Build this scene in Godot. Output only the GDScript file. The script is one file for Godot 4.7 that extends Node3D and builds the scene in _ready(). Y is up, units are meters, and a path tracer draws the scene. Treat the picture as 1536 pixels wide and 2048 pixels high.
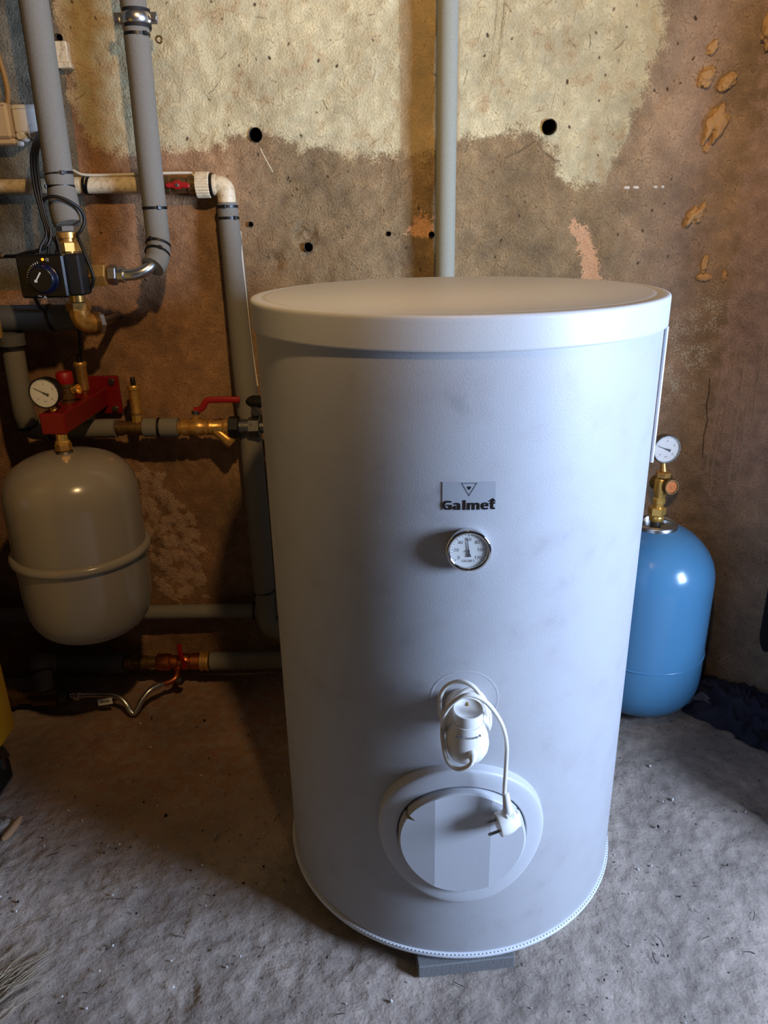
extends Node3D

# A cellar boiler room: grey hot water tank, heating pipework on a stained plaster wall, expansion vessels.
const SUN_X := 0.581            # direction of the oblique right-hand wall (x, z)
const SUN_Z := 0.814
const TANK := Vector3(0.1263, 0.0, -1.3005)
const TR := 0.3325              # tank radius
const WIN := Vector3(2.02, 1.18, -0.135)      # middle of the window
const WIN_IN := Vector3(-0.94, 0, -0.341)      # the way it faces
const WIN_ALONG := Vector3(-0.341, 0, 0.94)
const FACE := -0.0297           # azimuth of the tank's front fittings

var M := {}
var taken := {}


# ------------------------------------------------------------------ mesh building
class MB:
	var v := PackedVector3Array()
	var n := PackedVector3Array()
	var uv := PackedVector2Array()
	var xf := Transform3D.IDENTITY

	func tri(a: Vector3, b: Vector3, c: Vector3, na: Vector3, nb: Vector3, nc: Vector3, ua := Vector2.ZERO, ub := Vector2.ZERO, uc := Vector2.ZERO) -> void:
		var cr := (b - a).cross(c - a)
		if cr.length_squared() < 1e-18:
			return
		if cr.dot(na + nb + nc) > 0.0:
			v.append_array([xf * a, xf * c, xf * b])
			n.append_array([xf.basis * na, xf.basis * nc, xf.basis * nb])
			uv.append_array([ua, uc, ub])
		else:
			v.append_array([xf * a, xf * b, xf * c])
			n.append_array([xf.basis * na, xf.basis * nb, xf.basis * nc])
			uv.append_array([ua, ub, uc])

	func quad(a: Vector3, b: Vector3, c: Vector3, d: Vector3, nn: Vector3) -> void:
		tri(a, b, c, nn, nn, nn)
		tri(a, c, d, nn, nn, nn)

	func quad4(a: Vector3, b: Vector3, c: Vector3, d: Vector3, na: Vector3, nb: Vector3, nc: Vector3, nd: Vector3) -> void:
		tri(a, b, c, na, nb, nc)
		tri(a, c, d, na, nc, nd)

	# profile of (radius, height), outside on its right hand while going up; turned round y
	func lathe(prof: Array, segs := 40, crease := 42.0) -> void:
		var m := prof.size()
		var sn: Array[Vector2] = []
		for i in m - 1:
			var d: Vector2 = prof[i + 1] - prof[i]
			sn.append(Vector2(d.y, -d.x).normalized())
		var lim := cos(deg_to_rad(crease))
		for i in m - 1:
			var n0 := sn[i]
			var n1 := sn[i]
			if i > 0 and sn[i - 1].dot(sn[i]) > lim:
				n0 = (sn[i - 1] + sn[i]).normalized()
			if i < m - 2 and sn[i + 1].dot(sn[i]) > lim:
				n1 = (sn[i + 1] + sn[i]).normalized()
			var p0: Vector2 = prof[i]
			var p1: Vector2 = prof[i + 1]
			for k in segs:
				var a := TAU * k / segs
				var b := TAU * (k + 1) / segs
				var ca := Vector3(sin(a), 0, cos(a))
				var cb := Vector3(sin(b), 0, cos(b))
				var up := Vector3.UP
				quad4(ca * p0.x + up * p0.y, cb * p0.x + up * p0.y, cb * p1.x + up * p1.y, ca * p1.x + up * p1.y, ca * n0.x + up * n0.y, cb * n0.x + up * n0.y, cb * n1.x + up * n1.y, ca * n1.x + up * n1.y)

	func torus(big: float, small: float, segs := 48, sides := 12) -> void:
		for i in segs:
			for j in sides:
				var q: Array[Vector3] = []
				var w: Array[Vector3] = []
				for e in [[0, 0], [1, 0], [1, 1], [0, 1]]:
					var a: float = TAU * (i + e[0]) / segs
					var b: float = TAU * (j + e[1]) / sides
					var c := Vector3(sin(a), 0, cos(a))
					var d := c * cos(b) + Vector3.UP * sin(b)
					q.append(c * big + d * small)
					w.append(d)
				quad4(q[0], q[1], q[2], q[3], w[0], w[1], w[2], w[3])

	# a tube along a path; radius may be a number or one per point; squash flattens it along the frame's second axis
	func tube(path: Array, radius, sides := 14, caps := true, squash := 1.0, hint := Vector3.ZERO) -> void:
		var m := path.size()
		var tang: Array[Vector3] = []
		for i in m:
			var t: Vector3 = path[mini(i + 1, m - 1)] - path[maxi(i - 1, 0)]
			tang.append(t.normalized())
		var x := tang[0].cross(hint if hint != Vector3.ZERO else (Vector3.UP if absf(tang[0].y) < 0.9 else Vector3.RIGHT)).normalized()
		var rp: Array = []
		var rn: Array = []
		for i in m:
			x = (x - tang[i] * x.dot(tang[i])).normalized()
			var y := tang[i].cross(x)
			var r: float = radius[i] if radius is Array else radius
			var ring: Array[Vector3] = []
			var nor: Array[Vector3] = []
			for k in sides:
				var a := TAU * k / sides
				ring.append(path[i] + (x * cos(a) + y * sin(a) * squash) * r)
				nor.append((x * cos(a) * squash + y * sin(a)).normalized())
			rp.append(ring)
			rn.append(nor)
		for i in m - 1:
			for k in sides:
				var k2 := (k + 1) % sides
				quad4(rp[i][k], rp[i][k2], rp[i + 1][k2], rp[i + 1][k], rn[i][k], rn[i][k2], rn[i + 1][k2], rn[i + 1][k])
		if caps:
			for e in [0, m - 1]:
				var nn: Vector3 = -tang[0] if e == 0 else tang[m - 1]
				for k in sides:
					tri(path[e], rp[e][k], rp[e][(k + 1) % sides], nn, nn, nn)

	# a box with chamfered edges
	func box(c: Vector3, s: Vector3, b := 0.002, bas := Basis.IDENTITY) -> void:
		var h := s * 0.5
		b = minf(b, minf(h.x, minf(h.y, h.z)) * 0.9)
		var at := func(sx: float, sy: float, sz: float, ax: int) -> Vector3:
			var p := Vector3(sx * h.x, sy * h.y, sz * h.z)
			for k in 3:
				if k != ax:
					p[k] -= signf(p[k]) * b
			return c + bas * p
		for ax in 3:
			var u := (ax + 1) % 3
			var w := (ax + 2) % 3
			for sg in [-1.0, 1.0]:
				var q: Array[Vector3] = []
				for e in [[-1, -1], [1, -1], [1, 1], [-1, 1]]:
					var sv := Vector3.ZERO
					sv[ax] = sg
					sv[u] = e[0]
					sv[w] = e[1]
					q.append(at.call(sv.x, sv.y, sv.z, ax))
				var nn := Vector3.ZERO
				nn[ax] = sg
				quad(q[0], q[1], q[2], q[3], bas * nn)
			# edges running along ax
			for su in [-1.0, 1.0]:
				for sw in [-1.0, 1.0]:
					var p: Array[Vector3] = []
					for e in [[-1.0, u], [1.0, u], [1.0, w], [-1.0, w]]:
						var sv := Vector3.ZERO
						sv[ax] = e[0]
						sv[u] = su
						sv[w] = sw
						p.append(at.call(sv.x, sv.y, sv.z, e[1]))
					var nn := Vector3.ZERO
					nn[u] = su
					nn[w] = sw
					quad(p[0], p[1], p[2], p[3], bas * nn.normalized())
		for sx in [-1.0, 1.0]:
			for sy in [-1.0, 1.0]:
				for sz in [-1.0, 1.0]:
					var nn: Vector3 = bas * Vector3(sx, sy, sz).normalized()
					tri(at.call(sx, sy, sz, 0), at.call(sx, sy, sz, 1), at.call(sx, sy, sz, 2), nn, nn, nn)

	# an outline in x, y swept from z0 to z1, its front edge chamfered
	func prism(poly: PackedVector2Array, z0: float, z1: float, bev := 0.0, smooth := false) -> void:
		var m := poly.size()
		if Geometry2D.is_polygon_clockwise(poly):
			poly = poly.duplicate()
			poly.reverse()
		var en: Array[Vector2] = []
		for i in m:
			var d := poly[(i + 1) % m] - poly[i]
			en.append(Vector2(d.y, -d.x).normalized())
		var inner := PackedVector2Array()
		var vn: Array[Vector2] = []
		for i in m:
			var k := (en[i] + en[(i + m - 1) % m]).normalized()
			vn.append(k)
			inner.append(poly[i] - k * bev / maxf(0.4, k.dot(en[i])))
		var zt := z1 - bev
		for i in m:
			var j := (i + 1) % m
			var na := vn[i] if smooth else en[i]
			var nb := vn[j] if smooth else en[i]
			var a3 := Vector3(na.x, na.y, 0)
			var b3 := Vector3(nb.x, nb.y, 0)
			quad4(Vector3(poly[i].x, poly[i].y, z0), Vector3(poly[j].x, poly[j].y, z0), Vector3(poly[j].x, poly[j].y, zt), Vector3(poly[i].x, poly[i].y, zt), a3, b3, b3, a3)
			if bev > 0.0:
				var a4 := (a3 + Vector3.BACK).normalized()
				var b4 := (b3 + Vector3.BACK).normalized()
				quad4(Vector3(poly[i].x, poly[i].y, zt), Vector3(poly[j].x, poly[j].y, zt), Vector3(inner[j].x, inner[j].y, z1), Vector3(inner[i].x, inner[i].y, z1), a4, b4, b4, a4)
		for pass_ in 2:
			var src := inner if pass_ == 0 else poly
			var z := z1 if pass_ == 0 else z0
			var nn := Vector3.BACK if pass_ == 0 else Vector3.FORWARD
			var t := Geometry2D.triangulate_polygon(src)
			for k in range(0, t.size(), 3):
				var a := src[t[k]]
				var b := src[t[k + 1]]
				var c := src[t[k + 2]]
				tri(Vector3(a.x, a.y, z), Vector3(b.x, b.y, z), Vector3(c.x, c.y, z), nn, nn, nn)

	func hex(r: float, y0: float, y1: float) -> void:
		var keep := xf
		xf = xf * Transform3D(Basis(Vector3.RIGHT, -PI / 2), Vector3(0, 0, 0))
		var p := PackedVector2Array()
		for k in 6:
			p.append(Vector2(cos(TAU * k / 6 + 0.3), sin(TAU * k / 6 + 0.3)) * r)
		prism(p, y0, y1, r * 0.09)
		xf = keep

	# a smooth surface over a grid of points
	func sheet(rows: Array, up: Vector3, centre = null) -> void:
		var nu := rows.size()
		var nv: int = rows[0].size()
		var nor: Array = []
		for i in nu:
			var line: Array[Vector3] = []
			for j in nv:
				var du: Vector3 = rows[mini(i + 1, nu - 1)][j] - rows[maxi(i - 1, 0)][j]
				var dv: Vector3 = rows[i][mini(j + 1, nv - 1)] - rows[i][maxi(j - 1, 0)]
				var k := du.cross(dv)
				line.append(k.normalized() if k.length() > 1e-12 else up)
			nor.append(line)
		var flip: float = signf(nor[nu / 2][nv / 2].dot(up))
		if centre != null:
			flip = 1.0
			for i in nu:
				for j in nv:
					var out: Vector3 = rows[i][j] - centre
					if nor[i][j].dot(out) < 0.0:
						nor[i][j] = -nor[i][j]
					if i == 0 or i == nu - 1:
						nor[i][j] = out.normalized()
		if flip == 0.0:
			flip = 1.0
		for i in nu - 1:
			for j in nv - 1:
				quad4(rows[i][j], rows[i + 1][j], rows[i + 1][j + 1], rows[i][j + 1], nor[i][j] * flip, nor[i + 1][j] * flip, nor[i + 1][j + 1] * flip, nor[i][j + 1] * flip)

	func mesh(shift: Vector3, m: Material) -> ArrayMesh:
		var a := []
		a.resize(Mesh.ARRAY_MAX)
		var w := v.duplicate()
		for i in w.size():
			w[i] -= shift
		a[Mesh.ARRAY_VERTEX] = w
		a[Mesh.ARRAY_NORMAL] = n
		a[Mesh.ARRAY_TEX_UV] = uv
		var out := ArrayMesh.new()
		out.add_surface_from_arrays(Mesh.PRIMITIVE_TRIANGLES, a)
		out.surface_set_material(0, m)
		return out


func numbered(called: String) -> String:
	var k: int = taken.get(called, 0)
	taken[called] = k + 1
	return called if k == 0 else "%s_%03d" % [called, k]


func thing(called: String, label: String, category: String, at: Vector3, group := "") -> Node3D:
	var o := Node3D.new()
	o.name = numbered(called)
	add_child(o)
	o.position = at
	o.set_meta("label", label)
	o.set_meta("category", category)
	if group:
		o.set_meta("group", group)
	return o


func part(parent: Node, called: String, mb: MB, m: Material, label := "") -> MeshInstance3D:
	var o := MeshInstance3D.new()
	o.name = called
	var shift := Vector3.ZERO
	var p := parent
	while p is Node3D and p != self:
		shift += p.position
		p = p.get_parent()
	o.mesh = mb.mesh(shift, m)
	parent.add_child(o, true)
	if label:
		o.set_meta("label", label)
	return o


func struct(called: String, mb: MB, m: Material) -> MeshInstance3D:
	var o := part(self, called, mb, m)
	o.set_meta("kind", "structure")
	return o


func V2(l: Array) -> Array:
	var o: Array = []
	for k in range(0, l.size(), 2):
		o.append(Vector2(l[k], l[k + 1]))
	return o


func PV(l: Array) -> PackedVector2Array:
	return PackedVector2Array(V2(l))


# a smooth curve through the given points
func spline(p: Array, per := 6) -> Array:
	var out: Array = []
	for i in p.size() - 1:
		var a: Vector3 = p[maxi(i - 1, 0)]
		var b: Vector3 = p[i]
		var c: Vector3 = p[i + 1]
		var d: Vector3 = p[mini(i + 2, p.size() - 1)]
		for k in per:
			out.append(b.cubic_interpolate(c, a, d, float(k) / per))
	out.append(p[p.size() - 1])
	return out


func pts(l: Array) -> Array:
	var o: Array = []
	for e in l:
		o.append(Vector3(e[0], e[1], e[2]))
	return o


# a frame at p whose y axis points along dir
func along(p: Vector3, dir: Vector3) -> Transform3D:
	var y := dir.normalized()
	var x := y.cross(Vector3.BACK if absf(y.z) < 0.9 else Vector3.UP).normalized()
	return Transform3D(Basis(x, y, x.cross(y)), p)


# the frame on the tank's skin at the height y: x to the right, y up, z outwards
func on_tank(y: float, az := FACE, r := TR) -> Transform3D:
	var out := Vector3(sin(az), 0, cos(az))
	return Transform3D(Basis(Vector3(cos(az), 0, -sin(az)), Vector3.UP, out), TANK + out * r + Vector3.UP * y)


# the tank-like turning of a frame so that its y axis points out of the wall of the tank
func outward(t: Transform3D) -> Transform3D:
	return t * Transform3D(Basis(Vector3.RIGHT, PI / 2), Vector3.ZERO)


func text_mesh(t: String, size: float, sans := "Droid Sans", bold := 400) -> Array:
	var f := SystemFont.new()
	f.font_names = PackedStringArray([sans])
	f.font_weight = bold
	var tm := TextMesh.new()
	tm.text = t
	tm.font = f
	tm.font_size = 32
	tm.pixel_size = size / 32.0
	tm.depth = 0.0
	tm.curve_step = 1.0
	return tm.get_mesh_arrays()


# adds flat lettering (x right, y up, centred) to a mesh; where() places each of its points
func letter(mb: MB, t: String, size: float, where: Callable, nor: Vector3, bold := 400) -> void:
	var a := text_mesh(t, size, "Droid Sans", bold)
	var p: PackedVector3Array = a[Mesh.ARRAY_VERTEX]
	var ix: PackedInt32Array = a[Mesh.ARRAY_INDEX] if a[Mesh.ARRAY_INDEX] != null else PackedInt32Array(range(p.size()))
	for k in range(0, ix.size(), 3):
		mb.tri(where.call(p[ix[k]]), where.call(p[ix[k + 1]]), where.call(p[ix[k + 2]]), nor, nor, nor)


# ------------------------------------------------------------------ materials
func noise_tex(freq: float, oct: int, sd: int, ramp: Array = [], type := FastNoiseLite.TYPE_SIMPLEX_SMOOTH, size := 256) -> NoiseTexture2D:
	var f := FastNoiseLite.new()
	f.noise_type = type
	f.frequency = freq
	f.fractal_octaves = oct
	f.seed = sd
	var t := NoiseTexture2D.new()
	t.width = size
	t.height = size
	t.seamless = true
	t.generate_mipmaps = false
	t.noise = f
	if ramp:
		var g := Gradient.new()
		g.offsets = PackedFloat32Array(range(ramp.size()).map(func(i): return float(i) / (ramp.size() - 1)))
		g.colors = PackedColorArray(ramp)
		t.color_ramp = g
	return t


func mat(called: String, c: Color, rough := 0.5, metal := 0.0, bump: Texture2D = null, depth := 0.02, scale := 10.0, tint: Texture2D = null) -> StandardMaterial3D:
	var m := StandardMaterial3D.new()
	m.resource_name = called
	m.albedo_color = c
	m.roughness = rough
	m.metallic = metal
	if bump:
		m.heightmap_enabled = true
		m.heightmap_texture = bump
		m.heightmap_scale = depth
	if tint:
		m.albedo_texture = tint
	if bump or tint:
		m.uv1_triplanar = true
		m.uv1_world_triplanar = true
		m.uv1_scale = Vector3.ONE * scale
	M[called] = m
	return m


func make_materials() -> void:
	var fine := noise_tex(0.09, 3, 3)
	var grain := noise_tex(0.16, 2, 5, [], FastNoiseLite.TYPE_CELLULAR)
	var foam_tint := noise_tex(0.2, 3, 8, [Color(0.80, 0.80, 0.80), Color(1, 1, 1), Color(0.9, 0.9, 0.9)])
	var patina := noise_tex(0.03, 4, 33, [Color(0.74, 0.70, 0.64), Color(1, 1, 1), Color(0.9, 0.87, 0.82)])
	mat("tank_vinyl", Color(0.66, 0.66, 0.67), 0.5, 0.0, grain, 0.012, 9.0)
	var skin: StandardMaterial3D = M.tank_vinyl
	skin.detail_enabled = true
	skin.detail_uv_layer = BaseMaterial3D.DETAIL_UV_2
	skin.detail_blend_mode = BaseMaterial3D.BLEND_MODE_MUL
	skin.detail_albedo = noise_tex(0.012, 5, 21, [Color(0.90, 0.90, 0.90), Color(0.985, 0.975, 0.975), Color(1, 1, 1), Color(1, 1, 1), Color(0.99, 0.99, 0.99)], FastNoiseLite.TYPE_SIMPLEX_SMOOTH, 512)
	skin.uv2_triplanar = true
	skin.uv2_world_triplanar = true
	skin.uv2_scale = Vector3.ONE * 1.7
	mat("lid_plastic", Color(0.72, 0.72, 0.72), 0.45, 0.0, fine, 0.008, 9.0)
	mat("flange_plastic", Color(0.73, 0.735, 0.75), 0.42, 0.0, fine, 0.006, 9.0)
	mat("rim_white", Color(0.83, 0.84, 0.86), 0.45)
	mat("foam", Color(0.475, 0.455, 0.41), 0.85, 0.0, fine, 0.03, 6.0, foam_tint)
	mat("foam_pale", Color(0.575, 0.575, 0.51), 0.8, 0.0, fine, 0.02, 6.0, foam_tint)
	mat("foam_dark", Color(0.34, 0.34, 0.33), 0.8, 0.0, fine, 0.03, 6.0, foam_tint)
	mat("brass", Color(0.86, 0.67, 0.37), 0.36, 0.75, fine, 0.005, 8.0, patina)
	mat("brass_bright", Color(0.93, 0.76, 0.41), 0.3, 0.75)
	mat("brass_dull", Color(0.50, 0.39, 0.24), 0.42, 0.75, fine, 0.005, 8.0, patina)
	mat("copper", Color(0.80, 0.47, 0.28), 0.38, 1.0, fine, 0.004, 8.0, patina)
	mat("steel", Color(0.82, 0.82, 0.81), 0.28, 1.0)
	mat("steel_dull", Color(0.50, 0.50, 0.49), 0.4, 1.0, fine, 0.004, 8.0, patina)
	mat("chrome", Color(0.86, 0.86, 0.86), 0.09, 1.0)
	mat("iron_dark", Color(0.10, 0.095, 0.09), 0.5, 0.4)
	mat("red_paint", Color(0.46, 0.03, 0.03), 0.4)
	mat("red_plastic", Color(0.58, 0.035, 0.045), 0.45)
	mat("black_plastic", Color(0.022, 0.022, 0.024), 0.42)
	mat("navy_plastic", Color(0.02, 0.06, 0.17), 0.3)
	mat("rubber", Color(0.03, 0.034, 0.03), 0.7)
	mat("cable_black", Color(0.012, 0.012, 0.013), 0.5)
	mat("cream_plastic", Color(0.86, 0.79, 0.65), 0.5, 0.0, fine, 0.006, 8.0, patina)
	mat("cream_cable", Color(0.82, 0.78, 0.68), 0.45)
	mat("tan_cable", Color(0.62, 0.48, 0.28), 0.5)
	mat("white_plastic", Color(0.90, 0.89, 0.87), 0.3)
	mat("white_cable", Color(0.88, 0.86, 0.82), 0.4)
	mat("box_plastic", Color(0.88, 0.82, 0.76), 0.5)
	mat("vessel_paint", Color(0.53, 0.50, 0.455), 0.2)
	mat("blue_paint", Color(0.30, 0.505, 0.645), 0.2)
	mat("boiler_yellow", Color(0.66, 0.47, 0.08), 0.3)
	mat("dial_white", Color(0.86, 0.86, 0.84), 0.4)
	mat("print_dark", Color(0.10, 0.10, 0.13), 0.5)
	mat("print_red", Color(0.55, 0.08, 0.08), 0.5)
	mat("print_white", Color(0.82, 0.82, 0.80), 0.5)
	mat("sticker", Color(0.60, 0.61, 0.63), 0.35)
	mat("foil", Color(0.44, 0.42, 0.41), 0.27, 1.0)
	mat("slab_grey", Color(0.45, 0.45, 0.45), 0.7, 0.0, fine, 0.05, 7.0, foam_tint)
	mat("foam_lump", Color(0.78, 0.62, 0.41), 0.6, 0.0, fine, 0.08, 9.0)
	mat("rag_navy", Color(0.145, 0.145, 0.21), 0.9, 0.0, fine, 0.05, 9.0)
	mat("rag_grey", Color(0.36, 0.36, 0.41), 0.9, 0.0, fine, 0.05, 9.0)
	mat("rag_black", Color(0.075, 0.075, 0.085), 0.9, 0.0, fine, 0.05, 9.0)
	mat("paper", Color(0.85, 0.84, 0.80), 0.7)
	mat("plaster_chip", Color(0.60, 0.57, 0.53), 0.9, 0.0, fine, 0.08, 9.0)
	mat("wood", Color(0.60, 0.45, 0.31), 0.7, 0.0, fine, 0.03, 9.0)
	mat("straw", Color(0.62, 0.55, 0.45), 0.8)
	mat("crumb_pale", Color(0.80, 0.79, 0.76), 0.8)
	mat("crumb_dark", Color(0.07, 0.065, 0.06), 0.9)
	mat("ceiling_paint", Color(0.33, 0.29, 0.25), 0.9, 0.0, fine, 0.05, 3.0)
	mat("wall_plain", Color(0.26, 0.22, 0.18), 0.9, 0.0, fine, 0.05, 3.0)
	mat("hole_dark", Color(0.13, 0.10, 0.075), 0.95)
	var led := mat("led_amber", Color(1.0, 0.6, 0.15), 0.3)
	led.emission_enabled = true
	led.emission = Color(1.0, 0.5, 0.08)
	led.emission_energy_multiplier = 2.5
	var bulb := mat("bulb_glow", Color(1, 0.95, 0.85), 0.3)
	bulb.emission_enabled = true
	bulb.emission = Color(1.0, 0.78, 0.5)
	bulb.emission_energy_multiplier = 12.0
	var glass := mat("pane", Color(1, 1, 1, 0.06), 0.03)
	glass.transparency = BaseMaterial3D.TRANSPARENCY_ALPHA
	var lens := mat("lens", Color(1, 1, 1, 0.05), 0.04)
	lens.transparency = BaseMaterial3D.TRANSPARENCY_ALPHA


# ------------------------------------------------------------------ plaster and concrete (computed surfaces)
func noise_bytes(w: int, h: int, freq: float, oct: int, sd: int, ridged := false, down := 1) -> PackedByteArray:
	var f := FastNoiseLite.new()
	f.noise_type = FastNoiseLite.TYPE_SIMPLEX_SMOOTH
	f.frequency = freq * down
	f.fractal_octaves = oct
	f.seed = sd
	if ridged:
		f.fractal_type = FastNoiseLite.FRACTAL_RIDGED
	var im := f.get_image(w / down, h / down, false, false, true)
	if down > 1:
		im.resize(w, h, Image.INTERPOLATE_CUBIC)
	im.convert(Image.FORMAT_L8)
	return im.get_data()


# signed distance in metres to outlines (positive inside), on w x h pixels over [x0, x0+sx] x [y0, y0+sy], y upwards
func outline_field(polys: Array, w: int, h: int, x0: float, sx: float, y0: float, sy: float) -> PackedFloat32Array:
	var lw := 220
	var lh := int(lw * sy / sx)
	var im := Image.create(lw, lh, false, Image.FORMAT_RF)
	for j in lh:
		var y := y0 + sy * (1.0 - (j + 0.5) / lh)
		for i in lw:
			var p := Vector2(x0 + sx * (i + 0.5) / lw, y)
			var best := -9.0
			for poly: PackedVector2Array in polys:
				var d := 9.0
				for k in poly.size():
					d = minf(d, p.distance_squared_to(Geometry2D.get_closest_point_to_segment(p, poly[k], poly[(k + 1) % poly.size()])))
				d = sqrt(d)
				best = maxf(best, d if Geometry2D.is_point_in_polygon(p, poly) else -d)
			im.set_pixel(i, j, Color(best, 0, 0))
	im.resize(w, h, Image.INTERPOLATE_BILINEAR)
	return im.get_data().to_float32_array()


const WS0 := -1.45      # the wall's surface, unrolled: s along the back wall and on round the corner, y up
const WSL := 2.8
const WYL := 1.95

var wall_mat: StandardMaterial3D
var floor_mat: StandardMaterial3D


func surface_material(called: String, w: int, h: int, rgb: PackedByteArray, height: PackedByteArray, relief: float, rough: float) -> StandardMaterial3D:
	var m := StandardMaterial3D.new()
	m.resource_name = called
	m.albedo_texture = ImageTexture.create_from_image(Image.create_from_data(w, h, false, Image.FORMAT_RGB8, rgb))
	m.heightmap_enabled = true
	m.heightmap_texture = ImageTexture.create_from_image(Image.create_from_data(w, h, false, Image.FORMAT_L8, height))
	m.heightmap_scale = relief
	m.roughness = rough
	return m


# a painted line on a byte picture: blends rgb and lowers or raises the height
func scratch(w: int, h: int, rgb: PackedByteArray, hgt: PackedByteArray, line: Array, width: float, c: Color, a: float, dh: int, rng: RandomNumberGenerator) -> void:
	for k in line.size() - 1:
		var p: Vector2 = line[k]
		var q: Vector2 = line[k + 1]
		var steps := int(maxf(2.0, p.distance_to(q) * 1.5))
		for s in steps:
			var o := p.lerp(q, float(s) / steps)
			var ww := width * rng.randf_range(0.55, 1.2)
			var r := int(ceil(ww))
			for dy in range(-r, r + 1):
				for dx in range(-r, r + 1):
					var x := int(o.x) + dx
					var y := int(o.y) + dy
					if x < 0 or y < 0 or x >= w or y >= h:
						continue
					var f := clampf(ww + 0.5 - Vector2(x + 0.5, y + 0.5).distance_to(o), 0.0, 1.0) * a * 0.5
					if f <= 0.0:
						continue
					var at := y * w + x
					rgb[at * 3] = int(lerpf(rgb[at * 3], c.r8, f))
					rgb[at * 3 + 1] = int(lerpf(rgb[at * 3 + 1], c.g8, f))
					rgb[at * 3 + 2] = int(lerpf(rgb[at * 3 + 2], c.b8, f))
					hgt[at] = clampi(hgt[at] + int(dh * f), 0, 255)


func wall_px(s: float, y: float) -> Vector2:
	return Vector2((s - WS0) / WSL * 2048.0, (1.0 - y / WYL) * 1426.0)


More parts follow.
